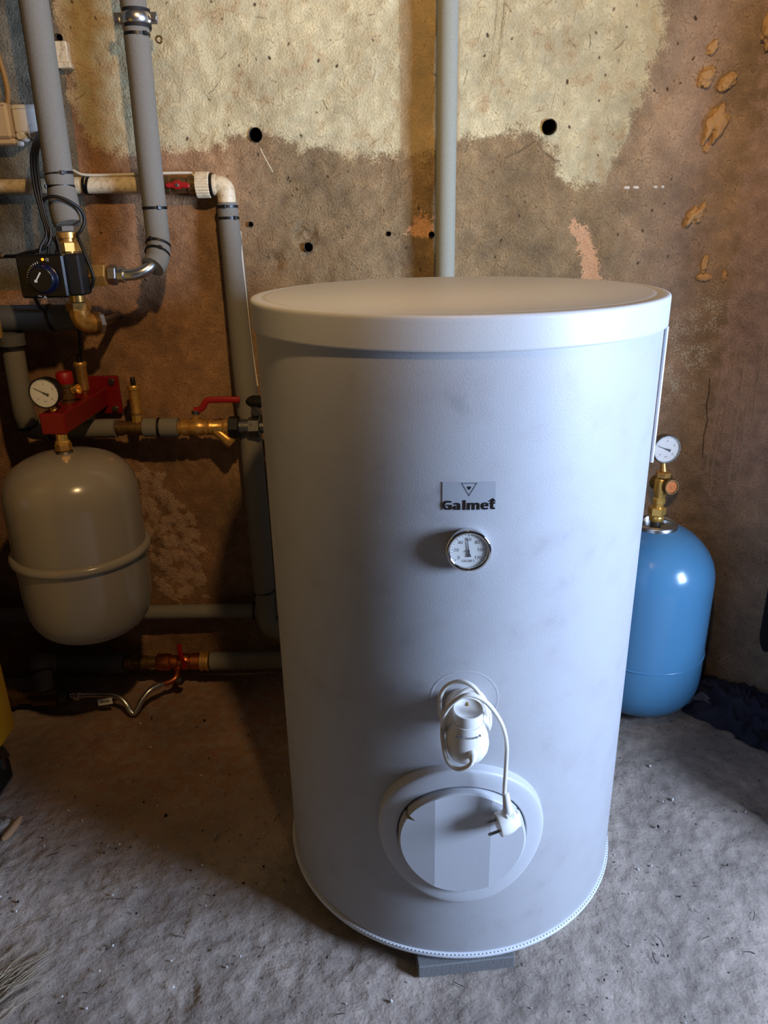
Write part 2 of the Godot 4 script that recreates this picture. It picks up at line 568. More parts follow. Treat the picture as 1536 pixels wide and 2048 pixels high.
func make_wall_material() -> void:
	var w := 2048
	var h := 1426
	var n1 := noise_bytes(w, h, 0.22, 2, 11)
	var n2 := noise_bytes(w, h, 0.030, 5, 12, false, 2)
	var n3 := noise_bytes(w, h, 0.0045, 4, 13, false, 4)
	var n4 := noise_bytes(w, h, 0.055, 2, 14, true)
	var n5 := noise_bytes(w, h, 0.012, 3, 15, false, 4)
	var pale := outline_field([PV([-0.702, 2.2, -0.700, 1.66, -0.692, 1.60, -0.695, 1.543, -0.682, 1.47, -0.65, 1.432, -0.588, 1.416, -0.493, 1.429, -0.412, 1.430, -0.345, 1.438, -0.305, 1.452, -0.272, 1.464, -0.235, 1.452, -0.179, 1.425, -0.063, 1.407, 0.054, 1.404, 0.136, 1.404, 0.20, 1.428, 0.287, 1.444, 0.36, 1.45, 0.41, 1.41, 0.425, 1.36, 0.44, 1.335, 0.529, 1.33, 0.556, 1.375, 0.591, 1.451, 0.612, 1.52, 0.623, 1.58, 0.646, 1.618, 0.648, 1.657, 0.63, 1.72, 0.62, 2.2])], w, h, WS0, WSL, 0.0, WYL)
	var warm := outline_field([PV([0.474, 1.267, 0.503, 1.250, 0.529, 1.186, 0.585, 1.06, 0.515, 1.06, 0.492, 1.187, 0.468, 1.233]), PV([0.071, 1.235, 0.101, 1.276, 0.135, 1.285, 0.133, 1.228, 0.101, 1.22])], w, h, WS0, WSL, 0.0, WYL)
	var scar := outline_field([PV([-0.663, 0.654, -0.592, 0.631, -0.578, 0.573, -0.526, 0.491, -0.515, 0.329, -0.536, 0.265, -0.639, 0.251, -0.66, 0.41, -0.67, 0.56]), PV([0.76, 0.40, 0.84, 0.41, 0.93, 0.33, 0.90, 0.29, 0.78, 0.33])], w, h, WS0, WSL, 0.0, WYL)
	var bloom := outline_field([PV([0.735, 0.80, 0.745, 0.94, 0.771, 1.014, 0.826, 1.074, 0.875, 1.065, 0.863, 1.004, 0.846, 0.94, 0.81, 0.85])], w, h, WS0, WSL, 0.0, WYL)
	var rgb := PackedByteArray()
	rgb.resize(w * h * 3)
	var hgt := PackedByteArray()
	hgt.resize(w * h)
	var i := 0
	for y in h:
		var hy := WYL * (1.0 - float(y) / h)
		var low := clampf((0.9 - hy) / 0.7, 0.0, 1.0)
		for x in w:
			var s := WS0 + WSL * x / w
			var a := n1[i] / 255.0
			var b := n2[i] / 255.0
			var c := n3[i] / 255.0
			var d := n4[i] / 255.0
			var e := n5[i] / 255.0
			# bare damp render: olive brown in the middle, redder to the left, painted lighter and greyer to the right for bounced light
			var right := clampf((s - 0.50) / 0.25, 0.0, 1.0)
			var left := clampf((-0.20 - s) / 0.3, 0.0, 1.0)
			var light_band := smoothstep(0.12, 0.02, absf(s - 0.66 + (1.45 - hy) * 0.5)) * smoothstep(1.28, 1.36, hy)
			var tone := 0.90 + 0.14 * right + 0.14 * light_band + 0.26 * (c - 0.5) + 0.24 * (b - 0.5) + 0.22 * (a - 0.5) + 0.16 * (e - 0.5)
			var r := 150.0 + 8.0 * left + 2.0 * right
			var g := 125.0 - 8.0 * left + 5.0 * right
			var bl := 87.0 - 6.0 * left + 21.0 * right
			var height := 105.0 + 90.0 * (b - 0.5) + 70.0 * (a - 0.5)
			# dark fibres and pits
			var pit := clampf((d - 0.80) * 7.0, 0.0, 1.0) * clampf((b - 0.42) * 5.0, 0.0, 1.0)
			tone *= 1.0 - 0.26 * pit
			height -= 26.0 * pit
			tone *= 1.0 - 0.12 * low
			if s < -0.70 and hy > 1.12:
				r = lerpf(r, 112.0, 0.8)
				g = lerpf(g, 110.0, 0.8)
				bl = lerpf(bl, 92.0, 0.8)
			var m := smoothstep(-0.012, 0.012, pale[i] + (b - 0.5) * 0.034 + (a - 0.5) * 0.020 + (e - 0.5) * 0.02)
			if m > 0.0:
				var browned := clampf((e - 0.50) * 3.0, 0.0, 0.75) * clampf((b - 0.35) * 3.0, 0.0, 1.0)  # worn, mottled patches
				browned = maxf(browned, clampf((-0.40 - s) / 0.22, 0.0, 0.8) * clampf(0.4 + (b - 0.35) * 2.0, 0.0, 1.0))  # browner towards the left end
				browned = maxf(browned, (smoothstep(0.052, 0.058, s) - smoothstep(0.185, 0.195, s)) * (0.75 + 0.4 * (b - 0.5)))  # browner upright strip beside and behind the tall riser
				var t2 := 0.965 + 0.16 * (c - 0.5) + 0.22 * (b - 0.5) + 0.12 * (a - 0.5) - 0.20 * pit
				r = lerpf(r * tone, lerpf(199.0, 168.0, browned) * t2, m)
				g = lerpf(g * tone, lerpf(186.0, 143.0, browned) * t2, m)
				bl = lerpf(bl * tone, lerpf(144.0, 103.0, browned) * t2, m)
				height += 16.0 * m
			else:
				r *= tone
				g *= tone
				bl *= tone
			var q := smoothstep(-0.002, 0.003, warm[i] + (b - 0.5) * 0.035 + (a - 0.5) * 0.022)
			if q > 0.0:
				r = lerpf(r, 200.0 * (0.9 + 0.2 * a), q)
				g = lerpf(g, 154.0 * (0.9 + 0.2 * a), q)
				bl = lerpf(bl, 112.0 * (0.9 + 0.2 * a), q)
				height -= 18.0 * q
			q = smoothstep(-0.003, 0.004, scar[i] + (b - 0.5) * 0.07 + (a - 0.5) * 0.02) * clampf((b - 0.25) * 4.0, 0.0, 1.0)
			if q > 0.0:
				r = lerpf(r, 170.0 * (0.78 + 0.4 * a), q * 0.75)
				g = lerpf(g, 142.0 * (0.78 + 0.4 * a), q * 0.75)
				bl = lerpf(bl, 118.0 * (0.78 + 0.4 * a), q * 0.75)
				height += (60.0 * (b - 0.4) + 25.0) * q
			q = smoothstep(-0.04, 0.02, bloom[i]) * clampf((a - 0.56) * 7.0 + (b - 0.55) * 5.0, 0.0, 1.0)
			if q > 0.0:
				r = lerpf(r, 196.0, q * 0.8)
				g = lerpf(g, 198.0, q * 0.8)
				bl = lerpf(bl, 182.0, q * 0.8)
				height += 20.0 * q
			# rough plaster round the corner, its grazing light painted in as paler colour
			if s > 0.86:
				var k := clampf((s - 0.86 + (b - 0.5) * 0.12) / 0.03, 0.0, 1.0) * clampf((hy - 0.45) / 0.3, 0.0, 1.0) * (0.4 + 0.6 * clampf((a - 0.35) * 4.0, 0.0, 1.0))
				r = lerpf(r, 172.0 * (0.85 + 0.3 * b), k * 0.7)
				g = lerpf(g, 146.0 * (0.85 + 0.3 * b), k * 0.7)
				bl = lerpf(bl, 142.0 * (0.85 + 0.3 * b), k * 0.7)
				height += 26.0 * k * a
			rgb[i * 3] = clampi(int(r), 0, 255)
			rgb[i * 3 + 1] = clampi(int(g), 0, 255)
			rgb[i * 3 + 2] = clampi(int(bl), 0, 255)
			hgt[i] = clampi(int(height), 0, 255)
			i += 1
	var rng := RandomNumberGenerator.new()
	rng.seed = 4
	# drips, cracks and scratches
	for e in [[0.885, 0.93, 0.62, 2.4], [0.915, 0.95, 0.70, 2.0], [0.945, 0.93, 0.60, 3.6], [0.968, 0.88, 0.55, 2.6], [0.90, 0.80, 0.55, 2.0], [0.985, 0.97, 0.74, 2.4]]:
		var line: Array = []
		for k in 8:
			line.append(wall_px(e[0] + rng.randf_range(-0.003, 0.003), lerpf(e[1], e[2], k / 7.0)))
		scratch(w, h, rgb, hgt, line, e[3], Color8(168, 148, 130), 0.55, 40, rng)
	var crack := [wall_px(0.856, 0.87), wall_px(0.860, 0.83), wall_px(0.858, 0.80), wall_px(0.866, 0.76), wall_px(0.862, 0.72), wall_px(0.868, 0.66)]
	scratch(w, h, rgb, hgt, crack, 1.2, Color8(60, 48, 40), 0.7, -70, rng)
	for e in [[0.589, 0.600], [0.611, 0.620], [0.658, 0.664], [0.676, 0.680]]:
		scratch(w, h, rgb, hgt, [wall_px(e[0], 1.326), wall_px(e[1], 1.3255)], 2.0, Color8(235, 230, 215), 1.6, 20, rng)
	scratch(w, h, rgb, hgt, [wall_px(-0.27, 1.425), wall_px(-0.245, 1.375)], 1.2, Color8(220, 210, 180), 1.0, -30, rng)
	# trowel combing and roots: long faint strokes, mostly upright
	for k in 16:
		var s0 := rng.randf_range(0.268, 0.298) if k < 9 else rng.randf_range(0.2, 0.6)
		var y0 := rng.randf_range(1.66, 1.76) if k < 9 else rng.randf_range(1.45, 1.72)
		var line: Array = []
		for j in 7:
			line.append(wall_px(s0 + rng.randf_range(-0.0012, 0.0012) - 0.0014 * j, y0 - (0.016 if k < 9 else 0.007) * j))
		scratch(w, h, rgb, hgt, line, 0.6, Color8(120, 106, 74), rng.randf_range(0.3, 0.8), -26, rng)
	for k in 70:
		var o := Vector2(rng.randf_range(-0.68, 0.62), rng.randf_range(1.14, 1.74))
		var dir := Vector2.from_angle(rng.randf_range(0, TAU)) * rng.randf_range(0.006, 0.022)
		scratch(w, h, rgb, hgt, [wall_px(o.x, o.y), wall_px(o.x + dir.x + 0.002, o.y + dir.y), wall_px(o.x + dir.x * 1.7, o.y + dir.y * 1.5)], 1.0, Color8(84, 70, 48), rng.randf_range(0.2, 0.6), -30, rng)
	for k in 110:   # pits
		var o := wall_px(rng.randf_range(-0.68, 0.72), rng.randf_range(1.0, 1.74))
		scratch(w, h, rgb, hgt, [o, o + Vector2(rng.randf_range(-3, 3), rng.randf_range(1, 5))], rng.randf_range(1.0, 2.0), Color8(70, 56, 38), rng.randf_range(0.5, 1.2), -60, rng)
	for e in [[0.37, 1.43, 0.30, 1.395], [0.375, 1.425, 0.40, 1.40], [0.40, 1.40, 0.43, 1.385]]:
		scratch(w, h, rgb, hgt, [wall_px(e[0], e[1]), wall_px((e[0] + e[2]) / 2, (e[1] + e[3]) / 2 - 0.004), wall_px(e[2], e[3])], 1.5, Color8(84, 70, 48), 0.35, -40, rng)
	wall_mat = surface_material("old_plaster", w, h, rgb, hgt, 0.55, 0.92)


const FX0 := -1.25
const FXL := 2.5
const FZ0 := -2.0
const FZL := 1.4


func make_floor_material() -> void:
	var w := 2048
	var h := 1147
	var n1 := noise_bytes(w, h, 0.20, 3, 31)
	var n2 := noise_bytes(w, h, 0.028, 5, 32, false, 2)
	var n3 := noise_bytes(w, h, 0.005, 4, 33, false, 4)
	var n4 := noise_bytes(w, h, 0.06, 2, 34, true)
	var n5 := noise_bytes(w, h, 0.09, 2, 35)
	var rgb := PackedByteArray()
	rgb.resize(w * h * 3)
	var hgt := PackedByteArray()
	hgt.resize(w * h)
	var i := 0
	for y in h:
		var z := FZ0 + FZL * y / h
		for x in w:
			var px := FX0 + FXL * x / w
			var a := n1[i] / 255.0
			var b := n2[i] / 255.0
			var c := n3[i] / 255.0
			var d := n4[i] / 255.0
			var e := n5[i] / 255.0
			var t := 1.0 + 0.26 * (c - 0.5) + 0.20 * (b - 0.5) + 0.16 * (a - 0.5)
			var dark := clampf((e - 0.80) * 9.0, 0.0, 1.0)
			t *= 1.0 - 0.45 * dark
			var rust_shade := clampf(1.7 * (1.0 - Vector2((px + 0.52) / 0.62, (z + 1.68) / 0.50).length()), 0.0, 1.0) * clampf(0.55 + 1.2 * (b - 0.3), 0.0, 1.0)  # rust stains, widened to paint in the shade on the rear left floor
			var r := lerpf(157.0, 128.0, rust_shade) * t
			var g := lerpf(143.0, 94.0, rust_shade) * t
			var bl := lerpf(131.0, 70.0, rust_shade) * t
			var speck := clampf((a - 0.83) * 14.0, 0.0, 1.0) * clampf((0.5 - b) * 6.0, 0.0, 1.0)
			r = lerpf(r, 205.0, speck)
			g = lerpf(g, 202.0, speck)
			bl = lerpf(bl, 198.0, speck)
			var groove := clampf((d - 0.82) * 6.0, 0.0, 1.0) * clampf((c - 0.35) * 3.0, 0.0, 1.0)
			rgb[i * 3] = clampi(int(r), 0, 255)
			rgb[i * 3 + 1] = clampi(int(g), 0, 255)
			rgb[i * 3 + 2] = clampi(int(bl), 0, 255)
			hgt[i] = clampi(int(118.0 + 130.0 * (b - 0.5) + 26.0 * (a - 0.5) - 34.0 * dark - 24.0 * groove), 0, 255)
			i += 1
	floor_mat = surface_material("earthen_concrete", w, h, rgb, hgt, 0.62, 0.93)


# ------------------------------------------------------------------ the room
func wall_point(s: float) -> Array:    # [point at floor level, normal]
	var a := Vector3(0.83, 0, -1.95)
	var d := Vector3(SUN_X, 0, SUN_Z)
	if s < 0.74:
		return [Vector3(s, 0, -1.95), Vector3(0, 0, 1)]
	if s > 0.92:
		return [a + d * (s - 0.83), Vector3(-SUN_Z, 0, SUN_X)]
	var t := (s - 0.74) / 0.18
	var p0 := Vector3(0.74, 0, -1.95)
	var p2 := a + d * 0.09
	var p := p0 * (1 - t) * (1 - t) + a * 2 * t * (1 - t) + p2 * t * t
	var tg := (a - p0) * (1 - t) + (p2 - a) * t
	return [p, Vector3(-tg.z, 0, tg.x).normalized()]


func steps(cuts: Array) -> Array:      # [from, step, to, step, to ...]
	var out := [float(cuts[0])]
	for k in range(1, cuts.size(), 2):
		var n := int(ceil((cuts[k + 1] - out[-1]) / cuts[k] - 0.001))
		var o: float = out[-1]
		for i in n:
			out.append(o + (cuts[k + 1] - o) * (i + 1) / n)
	return out


# a bumpy rectangle as one mesh; at(u, v) gives [point, uv]
func field_mesh(us: Array, vs: Array, at: Callable, toward: Vector3, m: Material, extra: MB = null, skip = null) -> ArrayMesh:
	var nu := us.size()
	var nv := vs.size()
	var pos := PackedVector3Array()
	var uvs := PackedVector2Array()
	pos.resize(nu * nv)
	uvs.resize(nu * nv)
	for j in nv:
		for i in nu:
			var r: Array = at.call(us[i], vs[j])
			pos[j * nu + i] = r[0]
			uvs[j * nu + i] = r[1]
	var nor := PackedVector3Array()
	nor.resize(nu * nv)
	var flip := 1.0
	var k0 := (nv / 2) * nu + nu / 2
	if (pos[k0 + 1] - pos[k0]).cross(pos[k0 + nu] - pos[k0]).dot(toward) < 0:
		flip = -1.0
	for j in nv:
		for i in nu:
			var du := pos[j * nu + mini(i + 1, nu - 1)] - pos[j * nu + maxi(i - 1, 0)]
			var dv := pos[mini(j + 1, nv - 1) * nu + i] - pos[maxi(j - 1, 0) * nu + i]
			nor[j * nu + i] = du.cross(dv).normalized() * flip
	var idx := PackedInt32Array()
	idx.resize((nu - 1) * (nv - 1) * 6)
	var o := 0
	for j in nv - 1:
		for i in nu - 1:
			if skip != null and skip.call((us[i] + us[i + 1]) / 2, (vs[j] + vs[j + 1]) / 2):
				continue
			var a := j * nu + i
			var q := [a, a + 1, a + nu + 1, a, a + nu + 1, a + nu] if flip < 0 else [a, a + nu + 1, a + 1, a, a + nu, a + nu + 1]
			for e in 6:
				idx[o] = q[e]
				o += 1
	idx.resize(o)
	if extra:
		var base := pos.size()
		pos.append_array(extra.v)
		nor.append_array(extra.n)
		uvs.append_array(extra.uv)
		for e in extra.v.size():
			idx.append(base + e)
	var arr := []
	arr.resize(Mesh.ARRAY_MAX)
	arr[Mesh.ARRAY_VERTEX] = pos
	arr[Mesh.ARRAY_NORMAL] = nor
	arr[Mesh.ARRAY_TEX_UV] = uvs
	arr[Mesh.ARRAY_INDEX] = idx
	var out := ArrayMesh.new()
	out.add_surface_from_arrays(Mesh.PRIMITIVE_TRIANGLES, arr)
	out.surface_set_material(0, m)
	return out


func put_mesh(called: String, me: Mesh) -> MeshInstance3D:
	var o := MeshInstance3D.new()
	o.name = called
	o.mesh = me
	o.set_meta("kind", "structure")
	add_child(o)
	return o


func build_room() -> void:
	make_wall_material()
	make_floor_material()
	var big := FastNoiseLite.new()
	big.frequency = 3.0
	big.fractal_octaves = 4
	big.seed = 7
	# drilled and broken holes: s, y, radius, depth
	var holes := [[-0.28, 1.454, 0.0155, 0.06], [0.401, 1.458, 0.0165, 0.06], [-0.171, 1.206, 0.0105, 0.04], [-0.307, 1.261, 0.006, 0.03], [0.025, 1.233, 0.006, 0.03], [-0.700, 1.655, 0.008, 0.02], [0.129, 1.229, 0.007, 0.02]]
	var dents := [[-0.175, 1.235, 0.035, 0.008], [-0.249, 1.172, 0.026, 0.007], [0.52, 1.18, 0.05, 0.003], [0.105, 1.25, 0.035, 0.004], [0.80, 1.25, 0.06, -0.006], [-0.6, 0.45, 0.12, -0.006]]
	var wall_at := func(s: float, y: float) -> Array:
		var f := wall_point(s)
		var d := 0.010 * big.get_noise_2d(s, y) + 0.0035 * big.get_noise_2d(s * 5.0 + 9.0, y * 5.0)
		var p := Vector2(s, y)
		for e in dents:
			var q: float = p.distance_to(Vector2(e[0], e[1])) / e[2]
			if q < 1.0:
				d -= e[3] * (1.0 - q * q) * (1.0 + 1.2 * big.get_noise_2d(s * 14.0, y * 14.0))
		var at := p
		for e in holes:
			var q: float = p.distance_to(Vector2(e[0], e[1]))
			if absf(q - e[2]) < 0.0042:
				at = Vector2(e[0], e[1]) + (p - Vector2(e[0], e[1])).normalized() * e[2]
		f = wall_point(at.x)
		return [f[0] + f[1] * d + Vector3.UP * at.y, Vector2((at.x - WS0) / WSL, 1.0 - at.y / WYL)]
	var hollow := func(s: float, y: float) -> bool:
		for e in holes:
			if Vector2(s - e[0], y - e[1]).length() < e[2] * 1.0:
				return true
		return false
	var ys := steps([-0.05, 0.012, 1.0, 0.0045, 1.76, 0.05, 2.35])
	var back := MB.new()
	back.box(Vector3(-0.45, 1.15, -2.13), Vector3(2.7, 2.4, 0.16), 0.002)
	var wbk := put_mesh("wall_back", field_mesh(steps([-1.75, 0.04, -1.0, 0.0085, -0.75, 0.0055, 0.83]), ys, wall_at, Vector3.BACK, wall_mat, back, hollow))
	for e in holes:
		var hb := MB.new()
		hb.xf = along(Vector3(e[0], e[1], -1.945), Vector3.FORWARD)
		hb.lathe(V2([e[2] * 0.8, e[3], e[2] * 1.04, e[3] * 0.8, e[2] * 1.04, 0.0]), 28)
		for k in 28:
			var a0 := TAU * k / 28
			var a1 := TAU * (k + 1) / 28
			hb.tri(Vector3(0, e[3], 0), Vector3(sin(a0), 0, cos(a0)) * e[2] * 0.8 + Vector3(0, e[3], 0), Vector3(sin(a1), 0, cos(a1)) * e[2] * 0.8 + Vector3(0, e[3], 0), Vector3.DOWN, Vector3.DOWN, Vector3.DOWN)
		part(wbk, "drilled_hole", hb, M.hole_dark)
	# the right-hand wall, with a window beyond the frame
	var rw := MB.new()
	var bas := Basis(Vector3(SUN_X, 0, SUN_Z), Vector3.UP, Vector3(-SUN_Z, 0, SUN_X))
	var seg := func(s0: float, s1: float, y0: float, y1: float, proud := -0.012) -> void:
		var o: Vector3 = wall_point((s0 + s1) / 2)[0]
		rw.box(o + bas.z * (proud - 0.13) + Vector3.UP * (y0 + y1) / 2, Vector3(s1 - s0, y1 - y0, 0.26), 0.002, bas)
	seg.call(0.70, 1.78, -0.05, 2.35, -0.03)
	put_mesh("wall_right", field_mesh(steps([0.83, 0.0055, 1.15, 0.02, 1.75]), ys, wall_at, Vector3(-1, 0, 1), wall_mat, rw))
	var jog := MB.new()
	jog.box(Vector3(2.02, 1.15, -1.20), Vector3(1.5, 2.4, 0.20), 0.002, Basis(Vector3.UP, -0.02))
	struct("wall_alcove", jog, M.wall_plain)
	# the window wall, beyond the frame on the right
	var wb := Basis(WIN_ALONG, Vector3.UP, WIN_IN)
	var wl2 := MB.new()
	for e in [[-1.40, -0.42, -0.05, 2.35], [0.42, 2.3, -0.05, 2.35], [-0.42, 0.42, -0.05, 0.75], [-0.42, 0.42, 1.60, 2.35]]:
		wl2.box(WIN + WIN_ALONG * (e[0] + e[1]) / 2 - WIN_IN * 0.13 + Vector3.UP * ((e[2] + e[3]) / 2 - WIN.y), Vector3(e[1] - e[0], e[3] - e[2], 0.26), 0.002, wb)
	struct("wall_window", wl2, M.wall_plain)
	var wo := WIN - WIN_IN * 0.10
	var wf := MB.new()
	for e in [[0.40, 0.05], [-0.40, 0.05], [0.12, 0.04]]:
		wf.box(wo + Vector3.UP * e[0], Vector3(0.84, e[1], 0.05), 0.004, wb)
	for e in [-0.40, 0.40]:
		wf.box(wo + WIN_ALONG * e, Vector3(0.05, 0.85, 0.05), 0.004, wb)
	var win := struct("window_1", wf, M.rim_white)
	var gp := MB.new()
	gp.box(wo, Vector3(0.78, 0.78, 0.004), 0.0005, wb)
	part(win, "pane", gp, M.pane)
	# floor, ceiling, and the walls that the photograph does not show
	var floor_noise := FastNoiseLite.new()
	floor_noise.frequency = 5.0
	floor_noise.fractal_octaves = 4
	floor_noise.seed = 19
	var floor_at := func(x: float, z: float) -> Array:
		var d := 0.006 * floor_noise.get_noise_2d(x, z) + 0.0022 * floor_noise.get_noise_2d(x * 5.0, z * 5.0 + 3.0)
		for e in [[-0.49, -1.12, 0.05, 0.006], [-0.40, -0.93, 0.06, 0.005], [0.62, -1.05, 0.05, 0.004], [0.42, -0.92, 0.06, 0.004]]:
			var q: float = Vector2(x - e[0], z - e[1]).length() / e[2]
			if q < 1.0:
				d -= e[3] * (1.0 - q * q)
		return [Vector3(x, d - 0.003, z), Vector2((x - FX0) / FXL, (z - FZ0) / FZL)]
	var slab := MB.new()
	slab.box(Vector3(0.8, -0.12, -0.2), Vector3(5.4, 0.18, 4.4), 0.002)
	put_mesh("floor", field_mesh(steps([-1.8, 0.05, -1.1, 0.0065, 1.05, 0.05, 3.4]), steps([-2.02, 0.01, -1.4, 0.006, -0.8, 0.05, 1.9]), floor_at, Vector3.UP, floor_mat, slab))
	var ce := MB.new()
	ce.box(Vector3(0.8, 2.40, -0.2), Vector3(5.4, 0.16, 4.4), 0.002)
	struct("ceiling", ce, M.ceiling_paint)
	var wl := MB.new()
	wl.box(Vector3(-1.80, 1.15, -0.2), Vector3(0.16, 2.5, 4.4), 0.002)
	struct("wall_left", wl, M.wall_plain)
	var rear := MB.new()
	rear.box(Vector3(0.8, 1.15, 1.80), Vector3(5.4, 2.5, 0.16), 0.002)
	struct("wall_rear", rear, M.wall_plain)


func build_light() -> void:
	var cam := Camera3D.new()
	cam.name = "camera"
	cam.fov = rad_to_deg(2.0 * atan(1024.0 / 1509.7))
	cam.position = Vector3(0, 1.2652, 0)
	cam.basis = Basis(Vector3.RIGHT, -0.3693) * Basis(Vector3.BACK, -0.0203)
	cam.near = 0.05
	cam.current = true
	add_child(cam)
	var e := Environment.new()
	e.background_mode = Environment.BG_COLOR
	e.background_color = Color(0.62, 0.74, 0.92)
	e.background_energy_multiplier = 1.0
	e.tonemap_mode = Environment.TONE_MAPPER_LINEAR
	e.tonemap_exposure = 1.06
	e.sdfgi_enabled = true
	e.ssao_enabled = true
	e.ssil_enabled = true
	var we := WorldEnvironment.new()
	we.name = "world"
	we.environment = e
	add_child(we)
	# daylight through the window in the right-hand wall
	var day := AreaLight3D.new()
	day.name = "window_daylight"
	day.position = WIN - WIN_IN * 0.16
	day.basis = Basis(-WIN_ALONG, Vector3.UP, -WIN_IN)
	day.area_size = Vector2(0.80, 0.80)
	day.light_color = Color(0.75, 0.845, 1.0)
	day.light_energy = 21.0
	day.shadow_enabled = true
	day.area_range = 12.0
	day.area_attenuation = 2.0
	add_child(day)


# a reflector lamp under the ceiling, turned to the back wall
func build_lamp() -> void:
	var at := Vector3(0.115, 2.10, -0.45)
	var dir := Vector3(-0.17, -0.36, -1.0).normalized()
	var t := thing("reflector_lamp", "warm bulb in a metal reflector shade under the ceiling, turned to the back wall", "lamp", Vector3(at.x, 2.32, at.z))
	var f := along(at, dir)
	var b := MB.new()
	b.xf = f
	b.lathe(V2([0.0, -0.05, 0.014, -0.05, 0.020, -0.03, 0.030, -0.008, 0.032, 0.012, 0.027, 0.03, 0.015, 0.042, 0.0, 0.045]), 24)
	part(t, "bulb", b, M.bulb_glow)
	var h := MB.new()
	h.xf = f
	h.lathe(V2([0.0, -0.12, 0.008, -0.12, 0.008, -0.10, 0.02, -0.09, 0.02, -0.05, 0.014, -0.05]), 20)
	part(t, "lamp_holder", h, M.black_plastic)
	h = MB.new()
	h.xf = f
	h.lathe(V2([0.022, -0.062, 0.045, -0.055, 0.070, -0.035, 0.080, 0.020, 0.078, 0.020, 0.068, -0.033, 0.044, -0.053, 0.021, -0.060]), 40)
	part(t, "shade", h, M.steel_dull)
	var c := MB.new()
	c.tube([f * Vector3(0, -0.115, 0), Vector3(at.x, 2.26, at.z + 0.10), Vector3(at.x, 2.32, at.z + 0.10)], 0.006, 8)
	part(t, "bracket", c, M.cable_black)
	var l := SpotLight3D.new()
	l.name = "bulb_light"
	l.position = at - t.position
	l.basis = Basis.looking_at(dir)
	l.light_color = Color(1.0, 0.82, 0.57)
	l.light_energy = 1.27
	l.light_size = 0.03
	l.spot_range = 8.0
	l.spot_attenuation = 2.0
	l.spot_angle = 50.0
	l.spot_angle_attenuation = 0.6
	l.shadow_enabled = true
	t.add_child(l)


# ------------------------------------------------------------------ the hot water tank
func build_tank() -> void:
	var t := thing("hot_water_tank", "large grey vinyl-clad cylindrical hot water tank with pale lid", "water tank", TANK + Vector3.UP * 0.028)
	var b := MB.new()
	b.xf = Transform3D(Basis.IDENTITY, TANK)
	b.lathe(V2([0.0, 0.045, 0.325, 0.045, TR, 0.049, TR, 0.3, TR, 0.6, TR, 0.9, TR, 1.112, 0.0, 1.112]), 128)
	part(t, "body", b, M.tank_vinyl)
	var l := MB.new()
	l.xf = b.xf
	l.lathe(V2([0.3325, 1.112, 0.3325, 1.1065, 0.3372, 1.1065, 0.3380, 1.1075, 0.3380, 1.1095, 0.3380, 1.1450, 0.3380, 1.1478, 0.3373, 1.1506, 0.3352, 1.1523, 0.3325, 1.1527, 0.3300, 1.1527, 0.3215, 1.1527, 0.3195, 1.1521, 0.3170, 1.1521, 0.3150, 1.1528, 0.310, 1.1529, 0.0, 1.1532]), 128, 44)
	part(t, "lid", l, M.lid_plastic)
	var r := MB.new()
	r.xf = b.xf
	r.lathe(V2([0.322, 0.036, 0.331, 0.0352, 0.3362, 0.037, 0.3380, 0.041, 0.3372, 0.0455, 0.3345, 0.0475, 0.322, 0.0475]), 128, 60)
	for k in 300:     # the stitched bead along the rim
		var a := TAU * k / 300.0
		var c := TANK + Vector3(sin(a) * 0.3368, 0.0478, cos(a) * 0.3368)
		if cos(a) > 0.2:
			var keep := r.xf
			r.xf = Transform3D.IDENTITY
			r.box(c - Vector3.UP * 0.0008, Vector3(0.0036, 0.0018, 0.0020), 0.0005, Basis(Vector3.UP, a))
			r.xf = keep
	part(t, "bottom_rim", r, M.rim_white)
	var s := MB.new()
	var az := 1.222
	var sp: Array = []
	for k in 9:
		var y := lerpf(1.104, 0.885, k / 8.0)
		sp.append(on_tank(y, az + 0.004 * sin(k * 1.7), TR + 0.0035).origin)
	s.tube(sp, 0.0042, 8, true, 0.7)
	part(t, "jacket_seam", s, M.rim_white)
	for k in 3:
		var a := TAU * k / 3.0 + 0.1
		var f := MB.new()
		f.xf = Transform3D(Basis.IDENTITY, TANK + Vector3(sin(a) * 0.2, 0, cos(a) * 0.2))
		var low := 0.0285 if k == 0 else 0.001
		f.lathe(V2([0.0, low, 0.022, low, 0.022, low + 0.005, 0.008, low + 0.005, 0.008, 0.05, 0.0, 0.05]), 20)
		part(t, "levelling_foot", f, M.iron_dark)
	build_nameplate(t)
	build_thermometer(t)
	build_flange(t)


# a point of a flat sticker laid on the tank: u to the right, v up, lifted off the skin
func laid(u: float, v: float, y: float, lift: float) -> Vector3:
	return on_tank(y + v, FACE + u / TR, TR + lift).origin


